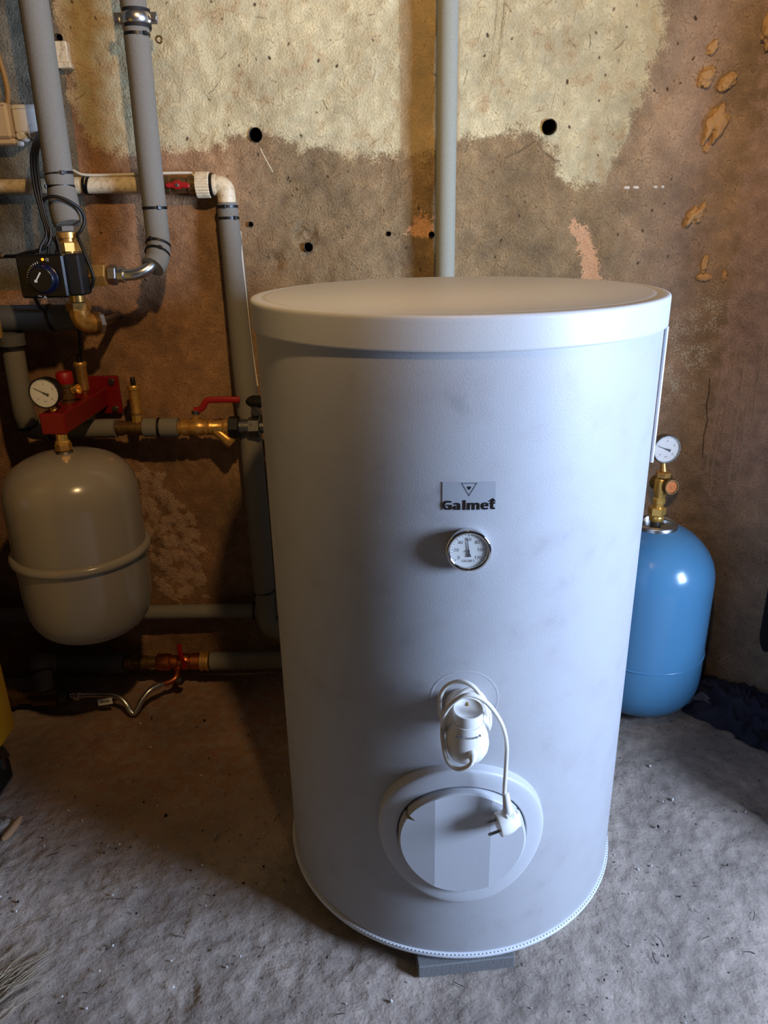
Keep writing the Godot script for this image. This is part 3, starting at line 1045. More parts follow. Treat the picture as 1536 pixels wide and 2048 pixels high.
func build_nameplate(t: Node3D) -> void:
	var y := 0.9115
	var nor := Vector3(sin(FACE), 0, cos(FACE))
	var p := MB.new()
	var rows: Array = []
	for i in 13:
		var line: Array = []
		var u := lerpf(-0.0362, 0.0362, i / 12.0)
		for v in [-0.0207, 0.02]:
			line.append(laid(u, v, y, 0.0009))
		rows.append(line)
	p.sheet(rows, nor)
	for i in 12:
		p.quad(rows[i][1], rows[i + 1][1], laid(lerpf(-0.0362, 0.0362, (i + 1) / 12.0), 0.02, y, 0), laid(lerpf(-0.0362, 0.0362, i / 12.0), 0.02, y, 0), Vector3.UP)
	var plate := part(t, "nameplate", p, M.sticker, "silver foil nameplate")
	var tx := MB.new()
	var a := text_mesh("Galmet", 0.0165, "Droid Sans", 700)
	var pos: PackedVector3Array = a[Mesh.ARRAY_VERTEX]
	var lo := Vector3(9, 9, 9)
	var hi := -lo
	for q in pos:
		lo = lo.min(q)
		hi = hi.max(q)
	var ix: PackedInt32Array = a[Mesh.ARRAY_INDEX] if a[Mesh.ARRAY_INDEX] != null else PackedInt32Array(range(pos.size()))
	var off := 0.0
	var put := func(q: Vector3, lift: float, o: float) -> Vector3:
		var u := ((q.x - lo.x) / (hi.x - lo.x) - 0.5) * 0.0715 + o
		var v := (q.y - lo.y) / (hi.y - lo.y) * 0.0142 - 0.0199
		return laid(u, v, y, lift)
	for k in range(0, ix.size() * 3, 3):
		off = [0.0, -0.00045, 0.00045][k / ix.size()]
		var kk := k % ix.size()
		tx.tri(put.call(pos[ix[kk]], 0.0014, off), put.call(pos[ix[kk + 1]], 0.0014, off), put.call(pos[ix[kk + 2]], 0.0014, off), nor, nor, nor)
	# the last letter ends in an arrow head
	var ar := [Vector2(0.0262, -0.0085), Vector2(0.0372, -0.0085), Vector2(0.0330, -0.0035)]
	tx.tri(laid(ar[0].x, ar[0].y, y, 0.0015), laid(ar[1].x, ar[1].y, y, 0.0015), laid(ar[2].x, ar[2].y, y, 0.0015), nor, nor, nor)
	part(plate, "lettering", tx, M.foil)
	var em := MB.new()
	var tri := [Vector2(-0.0106, 0.0188), Vector2(0.0106, 0.0188), Vector2(0.0, 0.0002)]
	for k in 3:
		var o: Vector2 = tri[k]
		var q: Vector2 = tri[(k + 1) % 3]
		var nn: Vector2 = (Vector2(0, 0.0126) - (o + q) / 2).normalized() * 0.0007
		em.quad(laid(o.x, o.y, y, 0.0013), laid(q.x, q.y, y, 0.0013), laid(q.x + nn.x, q.y + nn.y, y, 0.0013), laid(o.x + nn.x, o.y + nn.y, y, 0.0013), nor)
	var hrt := [Vector2(0, 0.0088), Vector2(-0.0026, 0.0122), Vector2(-0.0024, 0.0138), Vector2(-0.001, 0.0142), Vector2(0, 0.0133), Vector2(0.001, 0.0142), Vector2(0.0024, 0.0138), Vector2(0.0026, 0.0122)]
	for k in range(1, 7):
		em.tri(laid(hrt[0].x, hrt[0].y, y, 0.0013), laid(hrt[k].x, hrt[k].y, y, 0.0013), laid(hrt[k + 1].x, hrt[k + 1].y, y, 0.0013), nor, nor, nor)
	part(plate, "emblem", em, M.print_dark)


# a round dial in the frame f (z towards the reader): scale marks and figures in one flat print
func dial_print(f: Transform3D, r: float, z: float, figures: Array, a0: float, a1: float, size: float, marks := 24, word := "") -> MB:
	var mb := MB.new()
	mb.xf = f
	for k in marks + 1:
		var a := deg_to_rad(lerpf(a0, a1, float(k) / marks))
		var d := Vector3(sin(a), cos(a), 0)
		var e := Vector3(d.y, -d.x, 0) * r * 0.014
		var long := 0.86 if k % int(maxf(1, marks / maxi(1, figures.size() - 1))) == 0 else 0.91
		mb.quad(d * r * long - e + Vector3.BACK * z, d * r * 0.96 - e + Vector3.BACK * z, d * r * 0.96 + e + Vector3.BACK * z, d * r * long + e + Vector3.BACK * z, Vector3.BACK)
	for k in figures.size():
		var a := deg_to_rad(lerpf(a0, a1, float(k) / (figures.size() - 1)))
		var o := Vector3(sin(a), cos(a), 0) * r * 0.68
		letter(mb, figures[k], size, func(p: Vector3) -> Vector3: return Vector3(p.x + o.x, p.y + o.y, z), Vector3.BACK)
	if word:
		letter(mb, word, size * 0.8, func(p: Vector3) -> Vector3: return Vector3(p.x, p.y - r * 0.62, z), Vector3.BACK)
	return mb


func needle(f: Transform3D, r: float, z: float, deg: float) -> MB:
	var mb := MB.new()
	mb.xf = f * Transform3D(Basis(Vector3.BACK, -deg_to_rad(deg)), Vector3(0, 0, z))
	mb.prism(PV([-0.035 * r, 0.0, 0.035 * r, 0.0, 0.012 * r, 0.82 * r, -0.012 * r, 0.82 * r]), 0, 0.0006)
	mb.prism(PV([-0.12 * r, -0.36 * r, 0.12 * r, -0.36 * r, 0.03 * r, 0.0, -0.03 * r, 0.0]), 0, 0.0006)
	var ring := PackedVector2Array()
	for k in 14:
		ring.append(Vector2.from_angle(TAU * k / 14) * r * 0.07)
	mb.prism(ring, 0, 0.0014)
	return mb


func build_thermometer(t: Node3D) -> void:
	var f := on_tank(0.8352, FACE)
	var o := outward(f)
	var r := 0.0317
	var bz := MB.new()
	bz.xf = o
	bz.lathe(V2([0.0, -0.004, r - 0.002, -0.004, r - 0.002, 0.008, r, 0.0095, r, 0.0145, r - 0.0012, 0.0162, r - 0.0040, 0.0168, r - 0.0060, 0.0154, r - 0.0064, 0.0120, 0.0, 0.0120]), 64, 50)
	var th := part(t, "thermometer", bz, M.chrome, "round chrome dial thermometer")
	var d := MB.new()
	d.xf = o
	d.lathe(V2([r - 0.0062, 0.0121, r - 0.0066, 0.0126, 0.0, 0.0126]), 48)
	part(th, "dial", d, M.dial_white)
	part(th, "dial_print", dial_print(f, 0.0250, 0.0128, ["0", "20", "40", "60", "80", "100", "120"], -128, 128, 0.0062, 24, "GALMET"), M.print_dark)
	part(th, "needle", needle(f, 0.0250, 0.0134, -6.0), M.print_dark)
	var g := MB.new()
	g.xf = o
	g.lathe(V2([r - 0.0060, 0.0150, 0.0, 0.0150]), 48)
	part(th, "glass", g, M.lens)


func flange_depth(u: float, v: float) -> float:
	return sqrt(maxf(0.0, TR * TR - u * u)) - TR


func build_flange(t: Node3D) -> void:
	var f := on_tank(0.3240, FACE)
	# the dished cover ring, following the curve of the tank
	var prof := V2([0.1390, -0.004, 0.1390, 0.006, 0.1390, 0.0140, 0.1386, 0.0160, 0.1373, 0.0178, 0.1350, 0.0188, 0.1310, 0.0194, 0.1230, 0.0198, 0.1098, 0.0192, 0.1078, 0.0182, 0.1066, 0.0160, 0.1062, 0.002])
	var rows: Array = []
	for k in prof.size():
		var line: Array = []
		for j in 97:
			var a := TAU * j / 96.0
			var u: float = prof[k].x * cos(a) * 0.985
			var v: float = prof[k].x * sin(a)
			line.append(f * Vector3(u, v, flange_depth(u, v) + prof[k].y))
		rows.append(line)
	var mb := MB.new()
	mb.sheet(rows, f.basis.z)
	var ring := part(t, "flange_ring", mb, M.flange_plastic)
	ring.set_meta("label", "grey dished ring round the cleaning flange")
	# the inner cap: three flat facets with two notches in its edge
	var rc := 0.1036
	var outline := PackedVector2Array()
	for k in 180:
		var a := TAU * k / 180.0
		var r := rc
		for nt in [[deg_to_rad(150), 0.030, 0.013], [deg_to_rad(273), 0.03, 0.007], [deg_to_rad(30), 0.03, 0.008]]:
			var d: float = absf(angle_difference(a, nt[0])) / nt[1]
			if d < 1.0:
				r -= nt[2] * (1.0 - d)
		outline.append(Vector2(cos(a), sin(a)) * r)
	var zf := func(u: float) -> float:
		return 0.0285 - maxf(0.0, absf(u) - 0.0445) * 0.16
	var cap := MB.new()
	cap.xf = f
	var bev := 0.0035
	var inner := PackedVector2Array()
	for p in outline:
		inner.append(p * (1.0 - bev / p.length()))
	var n := outline.size()
	for k in n:
		var a := outline[k]
		var b := outline[(k + 1) % n]
		var ia := inner[k]
		var ib := inner[(k + 1) % n]
		var an := Vector3(a.x, a.y, 0).normalized()
		var bn := Vector3(b.x, b.y, 0).normalized()
		var za: float = zf.call(a.x)
		var zb: float = zf.call(b.x)
		cap.quad4(Vector3(a.x, a.y, flange_depth(a.x, a.y)), Vector3(b.x, b.y, flange_depth(b.x, b.y)), Vector3(b.x, b.y, zb - bev), Vector3(a.x, a.y, za - bev), an, bn, bn, an)
		var am := (an + Vector3.BACK).normalized()
		var bm := (bn + Vector3.BACK).normalized()
		cap.quad4(Vector3(a.x, a.y, za - bev), Vector3(b.x, b.y, zb - bev), Vector3(ib.x, ib.y, zf.call(ib.x)), Vector3(ia.x, ia.y, zf.call(ia.x)), an, bn, bm, am)
	for e in [[-0.2, -0.0445, Vector3(-0.158, 0, 0.987)], [-0.0445, 0.0445, Vector3(0, 0, 1)], [0.0445, 0.2, Vector3(0.158, 0, 0.987)]]:
		for poly in Geometry2D.intersect_polygons(inner, PV([e[0], -0.2, e[1], -0.2, e[1], 0.2, e[0], 0.2])):
			var ix := Geometry2D.triangulate_polygon(poly)
			for k in range(0, ix.size(), 3):
				var q: Array[Vector3] = []
				for j in 3:
					var p: Vector2 = poly[ix[k + j]]
					q.append(Vector3(p.x, p.y, zf.call(p.x)))
				cap.tri(q[0], q[1], q[2], e[2], e[2], e[2])
	part(t, "flange_cap", cap, M.flange_plastic, "grey round faceted flange cap with edge notches")
	# the faint moulded ring round the heater's socket
	var hf := outward(on_tank(0.580, FACE))
	var eb := MB.new()
	var rr: Array = []
	for e in V2([0.0545, -0.0005, 0.053, 0.0001, 0.0515, 0.00025, 0.050, 0.0001, 0.0485, -0.0005]):
		var line: Array = []
		for j in 65:
			var a := TAU * j / 64.0
			var u: float = e.x * cos(a)
			var v: float = e.x * sin(a)
			line.append(on_tank(0.580, FACE) * Vector3(u, v, flange_depth(u, v) + e.y))
		rr.append(line)
	eb.sheet(rr, hf.basis.y)
	part(t, "socket_ring", eb, M.tank_vinyl)


func build_heater() -> void:
	var f := on_tank(0.574, FACE)
	var t := thing("immersion_heater", "white plastic immersion heater head on the tank front, its white cord wound up", "heater", f.origin)
	var nk := MB.new()
	nk.xf = outward(f)
	nk.lathe(V2([0.0, -0.004, 0.029, -0.004, 0.029, 0.012, 0.0255, 0.014, 0.0255, 0.036, 0.031, 0.042, 0.0335, 0.052, 0.0315, 0.064, 0.024, 0.072, 0.0, 0.074]), 40, 60)
	part(t, "neck", nk, M.white_plastic)
	var c := f * Vector3(-0.001, 0, 0.070)
	var b := MB.new()
	b.xf = Transform3D(Basis.IDENTITY, Vector3(c.x, 0.56, c.z)) * Transform3D(Basis(Vector3.RIGHT, 0.10), Vector3.ZERO) * Transform3D(Basis.IDENTITY, Vector3(0, -0.56, 0))
	b.lathe(V2([0.0, 0.5275, 0.010, 0.5285, 0.019, 0.5325, 0.0265, 0.540, 0.0308, 0.550, 0.0318, 0.560, 0.0300, 0.572, 0.0268, 0.584, 0.0238, 0.594, 0.0225, 0.6005, 0.0, 0.6005]), 44, 60)
	part(t, "head", b, M.white_plastic)
	var kb := MB.new()
	kb.xf = b.xf
	kb.lathe(V2([0.0, 0.6005, 0.0203, 0.6005, 0.0203, 0.6018, 0.0222, 0.6030, 0.0225, 0.6190, 0.0218, 0.6204, 0.0204, 0.6206, 0.0186, 0.6186, 0.010, 0.6172, 0.0, 0.6170]), 44, 50)
	var kn := part(t, "thermostat_knob", kb, M.white_plastic)
	var mk := MB.new()
	mk.xf = b.xf
	mk.box(Vector3(0, 0.6178, -0.012), Vector3(0.0034, 0.0012, 0.008), 0.0004)
	part(kn, "pointer", mk, M.tan_cable)
	# small print round the head
	var pr := MB.new()
	var a := text_mesh("galmet", 0.0062, "Droid Sans", 700)
	var pos: PackedVector3Array = a[Mesh.ARRAY_VERTEX]
	var ix: PackedInt32Array = a[Mesh.ARRAY_INDEX] if a[Mesh.ARRAY_INDEX] != null else PackedInt32Array(range(pos.size()))
	var bend := func(q: Vector3) -> Vector3:
		var th := q.x * 1.9 / 0.0262 - 0.03
		return b.xf * Vector3(sin(th) * 0.0264, 0.5895 + q.y, cos(th) * 0.0264)
	for i in range(0, ix.size(), 3):
		pr.tri(bend.call(pos[ix[i]]), bend.call(pos[ix[i + 1]]), bend.call(pos[ix[i + 2]]), Vector3.BACK, Vector3.BACK, Vector3.BACK)
	part(t, "lettering", pr, M.slab_grey)
	var gl := MB.new()
	gl.tube(pts([[0.1165, 0.556, -0.880], [0.1172, 0.562, -0.869], [0.1177, 0.5605, -0.8615], [0.1172, 0.5560, -0.8590]]), [0.0085, 0.0072, 0.0060, 0.0046], 16)
	part(t, "cord_gland", gl, M.white_plastic)
	var cord := pts([[0.1177, 0.5630, -0.8640], [0.1157, 0.5530, -0.8587], [0.1068, 0.5427, -0.8609], [0.0947, 0.5374, -0.8666], [0.0833, 0.5442, -0.8747], [0.0785, 0.5613, -0.8883], [0.0781, 0.5801, -0.9034], [0.0849, 0.5998, -0.9177], [0.0992, 0.6172, -0.9255], [0.1182, 0.6267, -0.9286], [0.1356, 0.6190, -0.9266], [0.1468, 0.5944, -0.9231], [0.1491, 0.5604, -0.9272], [0.1337, 0.5364, -0.9346], [0.1038, 0.5385, -0.9372], [0.0823, 0.5650, -0.9351], [0.0758, 0.6029, -0.9319], [0.0832, 0.6320, -0.9270], [0.1026, 0.6456, -0.9212]])
	cord.append_array(pts([[0.1210, 0.6435, -0.9125], [0.1346, 0.6239, -0.9086], [0.1431, 0.5861, -0.9148], [0.1285, 0.5485, -0.9265], [0.0933, 0.5527, -0.9177], [0.0777, 0.5892, -0.8994], [0.0798, 0.6193, -0.8851], [0.0920, 0.6459, -0.8739], [0.1100, 0.6583, -0.8698], [0.1311, 0.6489, -0.8705], [0.1487, 0.6235, -0.8771], [0.1631, 0.5881, -0.8902], [0.1722, 0.5457, -0.9052], [0.1749, 0.5009, -0.9156], [0.1756, 0.4487, -0.9217], [0.1768, 0.4420, -0.9222]]))
	var cb := MB.new()
	cb.tube(spline(cord, 6), 0.0033, 10)
	part(t, "cord", cb, M.white_cable)
	# angled two-pin plug
	var pb := MB.new()
	var pin_dir := Vector3(-0.955, -0.16, 0.25).normalized()
	var up := Vector3(-0.20, 0.97, 0.06)
	up = (up - pin_dir * up.dot(pin_dir)).normalized()
	var pc := Vector3(0.1800, 0.3885, -0.9190)
	var face := Transform3D(Basis(pin_dir.cross(up), up, pin_dir) , pc)
	face.basis = Basis(up.cross(pin_dir), up, pin_dir)
	var lathe_f := face * Transform3D(Basis(Vector3.RIGHT, PI / 2), Vector3.ZERO)
	pb.xf = lathe_f
	pb.lathe(V2([0.0, -0.0215, 0.008, -0.021, 0.0125, -0.018, 0.0160, -0.010, 0.0185, -0.002, 0.0188, 0.0125, 0.0180, 0.0140, 0.0, 0.0140]), 32, 40)
	pb.xf = Transform3D.IDENTITY
	pb.box(pc - pin_dir * 0.006 + up * 0.014, Vector3(0.020, 0.016, 0.020), 0.004, face.basis)
	pb.box(pc - pin_dir * 0.020 - up * 0.002, Vector3(0.009, 0.030, 0.006), 0.002, face.basis)
	var plug := part(t, "plug", pb, M.white_plastic, "white angled mains plug hanging in front of the flange")
	var sl := MB.new()
	var s0 := Vector3(0.1772, 0.4440, -0.9222)
	var s1 := pc - pin_dir * 0.006 + up * 0.020
	var path: Array = []
	var rad: Array = []
	for k in 19:
		path.append(s0.lerp(s1, k / 18.0))
		rad.append(lerpf(0.0050, 0.0085, k / 18.0) - (0.0011 if k % 2 == 1 and k > 2 else 0.0))
	sl.tube(path, rad, 14)
	part(plug, "strain_relief", sl, M.white_plastic)
	for s in [-1.0, 1.0]:
		var pn := MB.new()
		var side := (up * 0.92 - face.basis.x * 0.39).normalized()
		var o: Vector3 = pc + side * 0.0095 * s
		pn.tube([o + pin_dir * 0.013, o + pin_dir * 0.031, o + pin_dir * 0.0325], [0.0024, 0.0024, 0.0014], 12)
		part(plug, "pin", pn, M.steel_dull)


func build_slab() -> void:
	var t := thing("support_slab", "dusty dark grey slab poking out from under the tank", "slab", Vector3(0.13, 0.0, -1.16))
	var mb := MB.new()
	mb.xf = Transform3D(Basis(Vector3.UP, 0.10), Vector3(0.108, 0.0135, -1.164))
	mb.box(Vector3(0.004, 0, 0), Vector3(0.176, 0.028, 0.40), 0.002)
	part(t, "slab_block", mb, M.slab_grey)


# ------------------------------------------------------------------ pipework
# a zip tie round a pipe at p whose direction is dir
func tie(parent: Node, p: Vector3, dir: Vector3, r: float, turn := 0.4, tilt := 0.0) -> void:
	var mb := MB.new()
	mb.xf = along(p, dir)
	if tilt != 0.0:
		mb.xf = mb.xf * Transform3D(Basis(Vector3.BACK, tilt), Vector3.ZERO)
	mb.lathe(V2([r - 0.001, -0.003, r + 0.0012, -0.003, r + 0.0012, 0.003, r - 0.001, 0.003]), 32)
	mb.box(Vector3(sin(turn) * (r + 0.002), 0, cos(turn) * (r + 0.002)), Vector3(0.008, 0.008, 0.006), 0.001, Basis(Vector3.UP, turn))
	part(parent, "cable_tie", mb, M.black_plastic)


func pipe_part(parent: Node, called: String, path: Array, r, m: Material, per := 8, sides := 28) -> MeshInstance3D:
	var mb := MB.new()
	mb.tube(spline(path, per), r, sides)
	return part(parent, called, mb, m)


func fitting(parent: Node, called: String, p: Vector3, dir: Vector3, prof: Array, m: Material, segs := 28) -> MeshInstance3D:
	var mb := MB.new()
	mb.xf = along(p, dir)
	mb.lathe(V2(prof), segs)
	return part(parent, called, mb, m)


func nut(parent: Node, called: String, p: Vector3, dir: Vector3, r: float, len: float, m: Material, turn := 0.0) -> MeshInstance3D:
	var mb := MB.new()
	mb.xf = along(p, dir) * Transform3D(Basis(Vector3.UP, turn), Vector3.ZERO)
	mb.hex(r, -len / 2, len / 2)
	return part(parent, called, mb, m)


func build_upper_pipes() -> void:
	var dn := Vector3.DOWN
	var X := Vector3.RIGHT
	# first insulated riser, left
	var t := thing("insulated_pipe", "thick grey foam-clad riser ending in the brass union above the control box", "pipe", Vector3(-0.695, 1.265, -1.82))
	var mb := MB.new()
	mb.tube(spline(pts([[-0.692, 2.31, -1.82], [-0.694, 1.75, -1.82], [-0.697, 1.50, -1.82], [-0.699, 1.376, -1.82]]), 6), 0.0295, 32)
	part(t, "foam_sleeve", mb, M.foam)
	var lo := MB.new()
	lo.tube(pts([[-0.699, 1.376, -1.82], [-0.699, 1.362, -1.818], [-0.698, 1.348, -1.816], [-0.696, 1.335, -1.813], [-0.693, 1.30, -1.806], [-0.690, 1.275, -1.801], [-0.688, 1.268, -1.799]]), [0.0290, 0.0302, 0.0284, 0.0305, 0.0325, 0.0318, 0.0285], 32)
	part(t, "foam_sleeve", lo, M.foam)
	tie(t, Vector3(-0.699, 1.372, -1.82), dn, 0.0295, -0.6, 0.10)
	tie(t, Vector3(-0.698, 1.347, -1.816), dn, 0.0292, 0.9)
	# second insulated riser with clamp
	t = thing("insulated_pipe", "slimmer grey foam-clad riser with a metal wall clamp, bending into the bare steel elbow", "pipe", Vector3(-0.503, 1.20, -1.85))
	mb = MB.new()
	mb.tube(pts([[-0.500, 2.31, -1.85], [-0.500, 1.9, -1.85], [-0.500, 1.645, -1.85], [-0.500, 1.640, -1.85]]), [0.0262, 0.0262, 0.0270, 0.0245], 30)
	part(t, "foam_sleeve", mb, M.foam)
	mb = MB.new()
	mb.tube(spline(pts([[-0.501, 1.636, -1.85], [-0.502, 1.56, -1.85], [-0.505, 1.42, -1.85], [-0.506, 1.31, -1.849], [-0.505, 1.245, -1.843], [-0.503, 1.215, -1.830], [-0.505, 1.190, -1.812], [-0.512, 1.176, -1.797]]), 7), 0.0264, 30)
	part(t, "foam_sleeve", mb, M.foam)
	tie(t, Vector3(-0.500, 1.638, -1.85), dn, 0.0262, -0.9)
	tie(t, Vector3(-0.506, 1.300, -1.849), dn, 0.0270, -0.6)
	tie(t, Vector3(-0.504, 1.222, -1.834), Vector3(0, -1, 0.55), 0.0272, 0.3, -0.12)
	tie(t, Vector3(-0.505, 1.203, -1.822), Vector3(0, -1, 0.8), 0.0272, -0.5, -0.15)
	var cl := MB.new()
	cl.xf = Transform3D(Basis.IDENTITY, Vector3(-0.497, 1.667, -1.85))
	cl.lathe(V2([0.0275, -0.010, 0.0292, -0.010, 0.0315, -0.006, 0.0318, 0.0, 0.0315, 0.006, 0.0292, 0.010, 0.0275, 0.010]), 36, 60)
	cl.xf = Transform3D.IDENTITY
	for s in [-1.0, 1.0]:
		cl.box(Vector3(-0.497 + s * 0.037, 1.667, -1.846), Vector3(0.016, 0.022, 0.005), 0.001)
	var clamp := part(t, "pipe_clamp", cl, M.steel)
	var rb := MB.new()
	rb.xf = Transform3D(Basis.IDENTITY, Vector3(-0.497, 1.667, -1.85))
	rb.lathe(V2([0.0262, -0.017, 0.0292, -0.017, 0.0292, 0.017, 0.0262, 0.017]), 32)
	part(clamp, "rubber_lining", rb, M.rubber)
	for s in [-1.0, 1.0]:
		nut(clamp, "clamp_bolt", Vector3(-0.497 + s * 0.039, 1.667, -1.841), Vector3.BACK, 0.006, 0.006, M.steel)
	var st := MB.new()
	st.tube([Vector3(-0.497, 1.667, -1.88), Vector3(-0.497, 1.667, -1.955)], 0.005, 10)
	part(clamp, "clamp_stud", st, M.steel_dull)
	# steel elbow and union to the mixing valve
	t = thing("steel_elbow", "shiny bare steel elbow joining the second riser to the brass union", "pipe fitting", Vector3(-0.56, 1.15, -1.78))
	pipe_part(t, "bend", pts([[-0.588, 1.1605, -1.780], [-0.570, 1.1605, -1.780], [-0.550, 1.1615, -1.780], [-0.533, 1.1660, -1.783], [-0.519, 1.1745, -1.791], [-0.511, 1.185, -1.803], [-0.507, 1.197, -1.815]]), 0.0128, M.steel, 7)
	nut(t, "steel_nut", Vector3(-0.596, 1.161, -1.78), X, 0.0225, 0.017, M.steel, 0.5)
	fitting(t, "collar", Vector3(-0.586, 1.161, -1.78), X, [0.0, 0.0, 0.0165, 0.0, 0.0165, 0.010, 0.0185, 0.0105, 0.0185, 0.0135, 0.014, 0.0145, 0.0, 0.0145], M.steel)
	# mixing valve and its unions
	t = thing("mixing_valve", "brass three-way mixing valve with hexagon unions behind the black control box", "valve", Vector3(-0.686, 1.06, -1.78))
	fitting(t, "body", Vector3(-0.686, 1.095, -1.78), Vector3.UP, [0.0, 0.0, 0.0165, 0.0, 0.0165, 0.035, 0.027, 0.045, 0.027, 0.090, 0.0165, 0.10, 0.0165, 0.135, 0.0, 0.135], M.brass)
	fitting(t, "side_port", Vector3(-0.670, 1.1625, -1.78), X, [0.0, 0.0, 0.0175, 0.0, 0.0175, 0.030, 0.0, 0.030], M.brass)
	nut(t, "union_nut", Vector3(-0.687, 1.2235, -1.78), Vector3.UP, 0.0258, 0.020, M.brass_bright, 0.25)
	fitting(t, "union_collar", Vector3(-0.687, 1.230, -1.78), Vector3.UP, [0.0, 0.0, 0.0185, 0.0, 0.0185, 0.010, 0.0225, 0.011, 0.0225, 0.023, 0.0, 0.023], M.brass)
	nut(t, "steel_nut", Vector3(-0.688, 1.2615, -1.79), Vector3.UP, 0.0235, 0.012, M.steel, 0.1)
	nut(t, "union_nut", Vector3(-0.627, 1.162, -1.78), X, 0.0268, 0.034, M.brass, 0.3)
	nut(t, "union_nut", Vector3(-0.687, 1.0955, -1.78), Vector3.UP, 0.0272, 0.0195, M.brass, 0.15)
	fitting(t, "union_collar", Vector3(-0.687, 1.105, -1.78), Vector3.UP, [0.0, 0.0, 0.0165, 0.0, 0.0165, 0.02, 0.0, 0.02], M.brass_bright)
	# brass elbow under it
	t = thing("brass_elbow", "brass elbow with a steel nut under the mixing valve", "pipe fitting", Vector3(-0.684, 1.04, -1.78))
	var ed := Vector3(0.74, 0, -0.67).normalized()
	pipe_part(t, "bend", [Vector3(-0.686, 1.088, -1.78), Vector3(-0.686, 1.074, -1.78), Vector3(-0.683, 1.062, -1.783), Vector3(-0.674, 1.0555, -1.791), Vector3(-0.662, 1.0545, -1.802)], [0.0225, 0.0232, 0.0236, 0.0240, 0.0235, 0.0232, 0.0230, 0.0228, 0.0228, 0.0226, 0.0226, 0.0225, 0.0225, 0.0225, 0.0225, 0.0225, 0.0225], M.brass, 4)
	fitting(t, "band", Vector3(-0.666, 1.0545, -1.798), ed, [0.0, 0.0, 0.0255, 0.0, 0.0255, 0.010, 0.0, 0.010], M.brass_dull)
	nut(t, "steel_nut", Vector3(-0.653, 1.0545, -1.810), ed, 0.0235, 0.012, M.steel, 0.4)
	pipe_part(t, "stub", [Vector3(-0.650, 1.0545, -1.813), Vector3(-0.650, 1.0545, -1.835), Vector3(-0.652, 1.054, -1.88), Vector3(-0.654, 1.053, -1.945)], 0.010, M.steel_dull)
	# insulated run behind the control box, leading left
	t = thing("insulated_pipe", "dark grey foam-clad pipe lying level below the control box", "pipe", Vector3(-0.9, 1.035, -1.83))
	pipe_part(t, "foam_sleeve", pts([[-1.25, 1.065, -1.83], [-0.9, 1.065, -1.83], [-0.775, 1.065, -1.83]]), 0.0305, M.foam_dark)
	pipe_part(t, "foam_sleeve", pts([[-0.772, 1.065, -1.83], [-0.72, 1.065, -1.83], [-0.70, 1.065, -1.83]]), 0.0295, M.foam_dark)
	tie(t, Vector3(-0.7725, 1.065, -1.83), X, 0.0310, 2.4, 0.15)
	# level cream plastic pipe with the red-handled valve, and its drop
	t = thing("plastic_pipe", "cream plastic water pipe running level across the wall from the left", "pipe", Vector3(-0.9, 1.335, -1.91))
	pipe_part(t, "pipe_run", pts([[-1.7, 1.356, -1.912], [-1.2, 1.355, -1.912], [-0.80, 1.353, -1.911], [-0.705, 1.353, -1.911]]), 0.0158, M.cream_plastic)
	pipe_part(t, "pipe_run", pts([[-0.705, 1.353, -1.911], [-0.60, 1.352, -1.91], [-0.492, 1.350, -1.91]]), 0.0182, M.cream_plastic)
	tie(t, Vector3(-0.676, 1.352, -1.910), X, 0.0192, 2.6)
	tie(t, Vector3(-0.669, 1.352, -1.910), Vector3(1, -0.2, 0), 0.0192, 2.3)
	for k in 3:
		var hk := MB.new()
		var hx: float = [-1.1, -0.82, -0.55][k]
		hk.box(Vector3(hx, 1.353, -1.94), Vector3(0.012, 0.02, 0.03), 0.002)
		part(t, "pipe_clip", hk, M.cream_plastic)
	t = thing("ball_valve", "dull brass valve with a small red butterfly handle on the cream pipe", "valve", Vector3(-0.455, 1.33, -1.91))
	fitting(t, "body", Vector3(-0.494, 1.349, -1.91), X, [0.0, 0.0, 0.0188, 0.0, 0.0200, 0.003, 0.0200, 0.014, 0.0165, 0.017, 0.0175, 0.030, 0.0175, 0.042, 0.0165, 0.055, 0.0200, 0.058, 0.0200, 0.078, 0.0, 0.078], M.brass_dull)
	fitting(t, "stem", Vector3(-0.457, 1.348, -1.895), Vector3.BACK, [0.0, 0.0, 0.008, 0.0, 0.008, 0.012, 0.0, 0.012], M.brass_dull)
	var hb := MB.new()
	hb.xf = Transform3D(Basis.IDENTITY, Vector3(-0.4565, 1.3475, -1.885))
	hb.prism(PV([-0.027, 0.004, -0.018, 0.0065, -0.010, 0.006, -0.006, 0.0105, 0.006, 0.0105, 0.010, 0.006, 0.018, 0.0065, 0.027, 0.002, 0.027, -0.006, 0.018, -0.0065, 0.010, -0.0055, 0.006, -0.0085, -0.006, -0.0085, -0.010, -0.0055, -0.018, -0.006, -0.027, -0.004]), 0, 0.008, 0.002, true)
	var hd := part(t, "handle", hb, M.red_plastic, "red butterfly handle")
	nut(hd, "handle_screw", Vector3(-0.4565, 1.348, -1.876), Vector3.BACK, 0.0045, 0.004, M.steel)
	# cream union, elbow and insulated drop
	t = thing("plastic_union", "ribbed cream plastic union nut with a cream elbow turning down", "pipe fitting", Vector3(-0.38, 1.29, -1.91))
	var un := MB.new()
	un.xf = along(Vector3(-0.418, 1.3485, -1.91), X)
	var up := PackedVector2Array()
	for k in 72:
		var a := TAU * k / 72.0
		up.append(Vector2.from_angle(a) * (0.0285 if k % 3 != 0 else 0.0268))
	un.xf = un.xf * Transform3D(Basis(Vector3.RIGHT, -PI / 2), Vector3.ZERO)
	un.prism(up, 0.0, 0.032, 0.003)
	part(t, "union_nut", un, M.cream_plastic)
	fitting(t, "collar", Vector3(-0.387, 1.348, -1.91), X, [0.0, 0.0, 0.0215, 0.0, 0.0215, 0.006, 0.0235, 0.007, 0.0235, 0.013, 0.020, 0.014, 0.0, 0.014], M.cream_plastic)
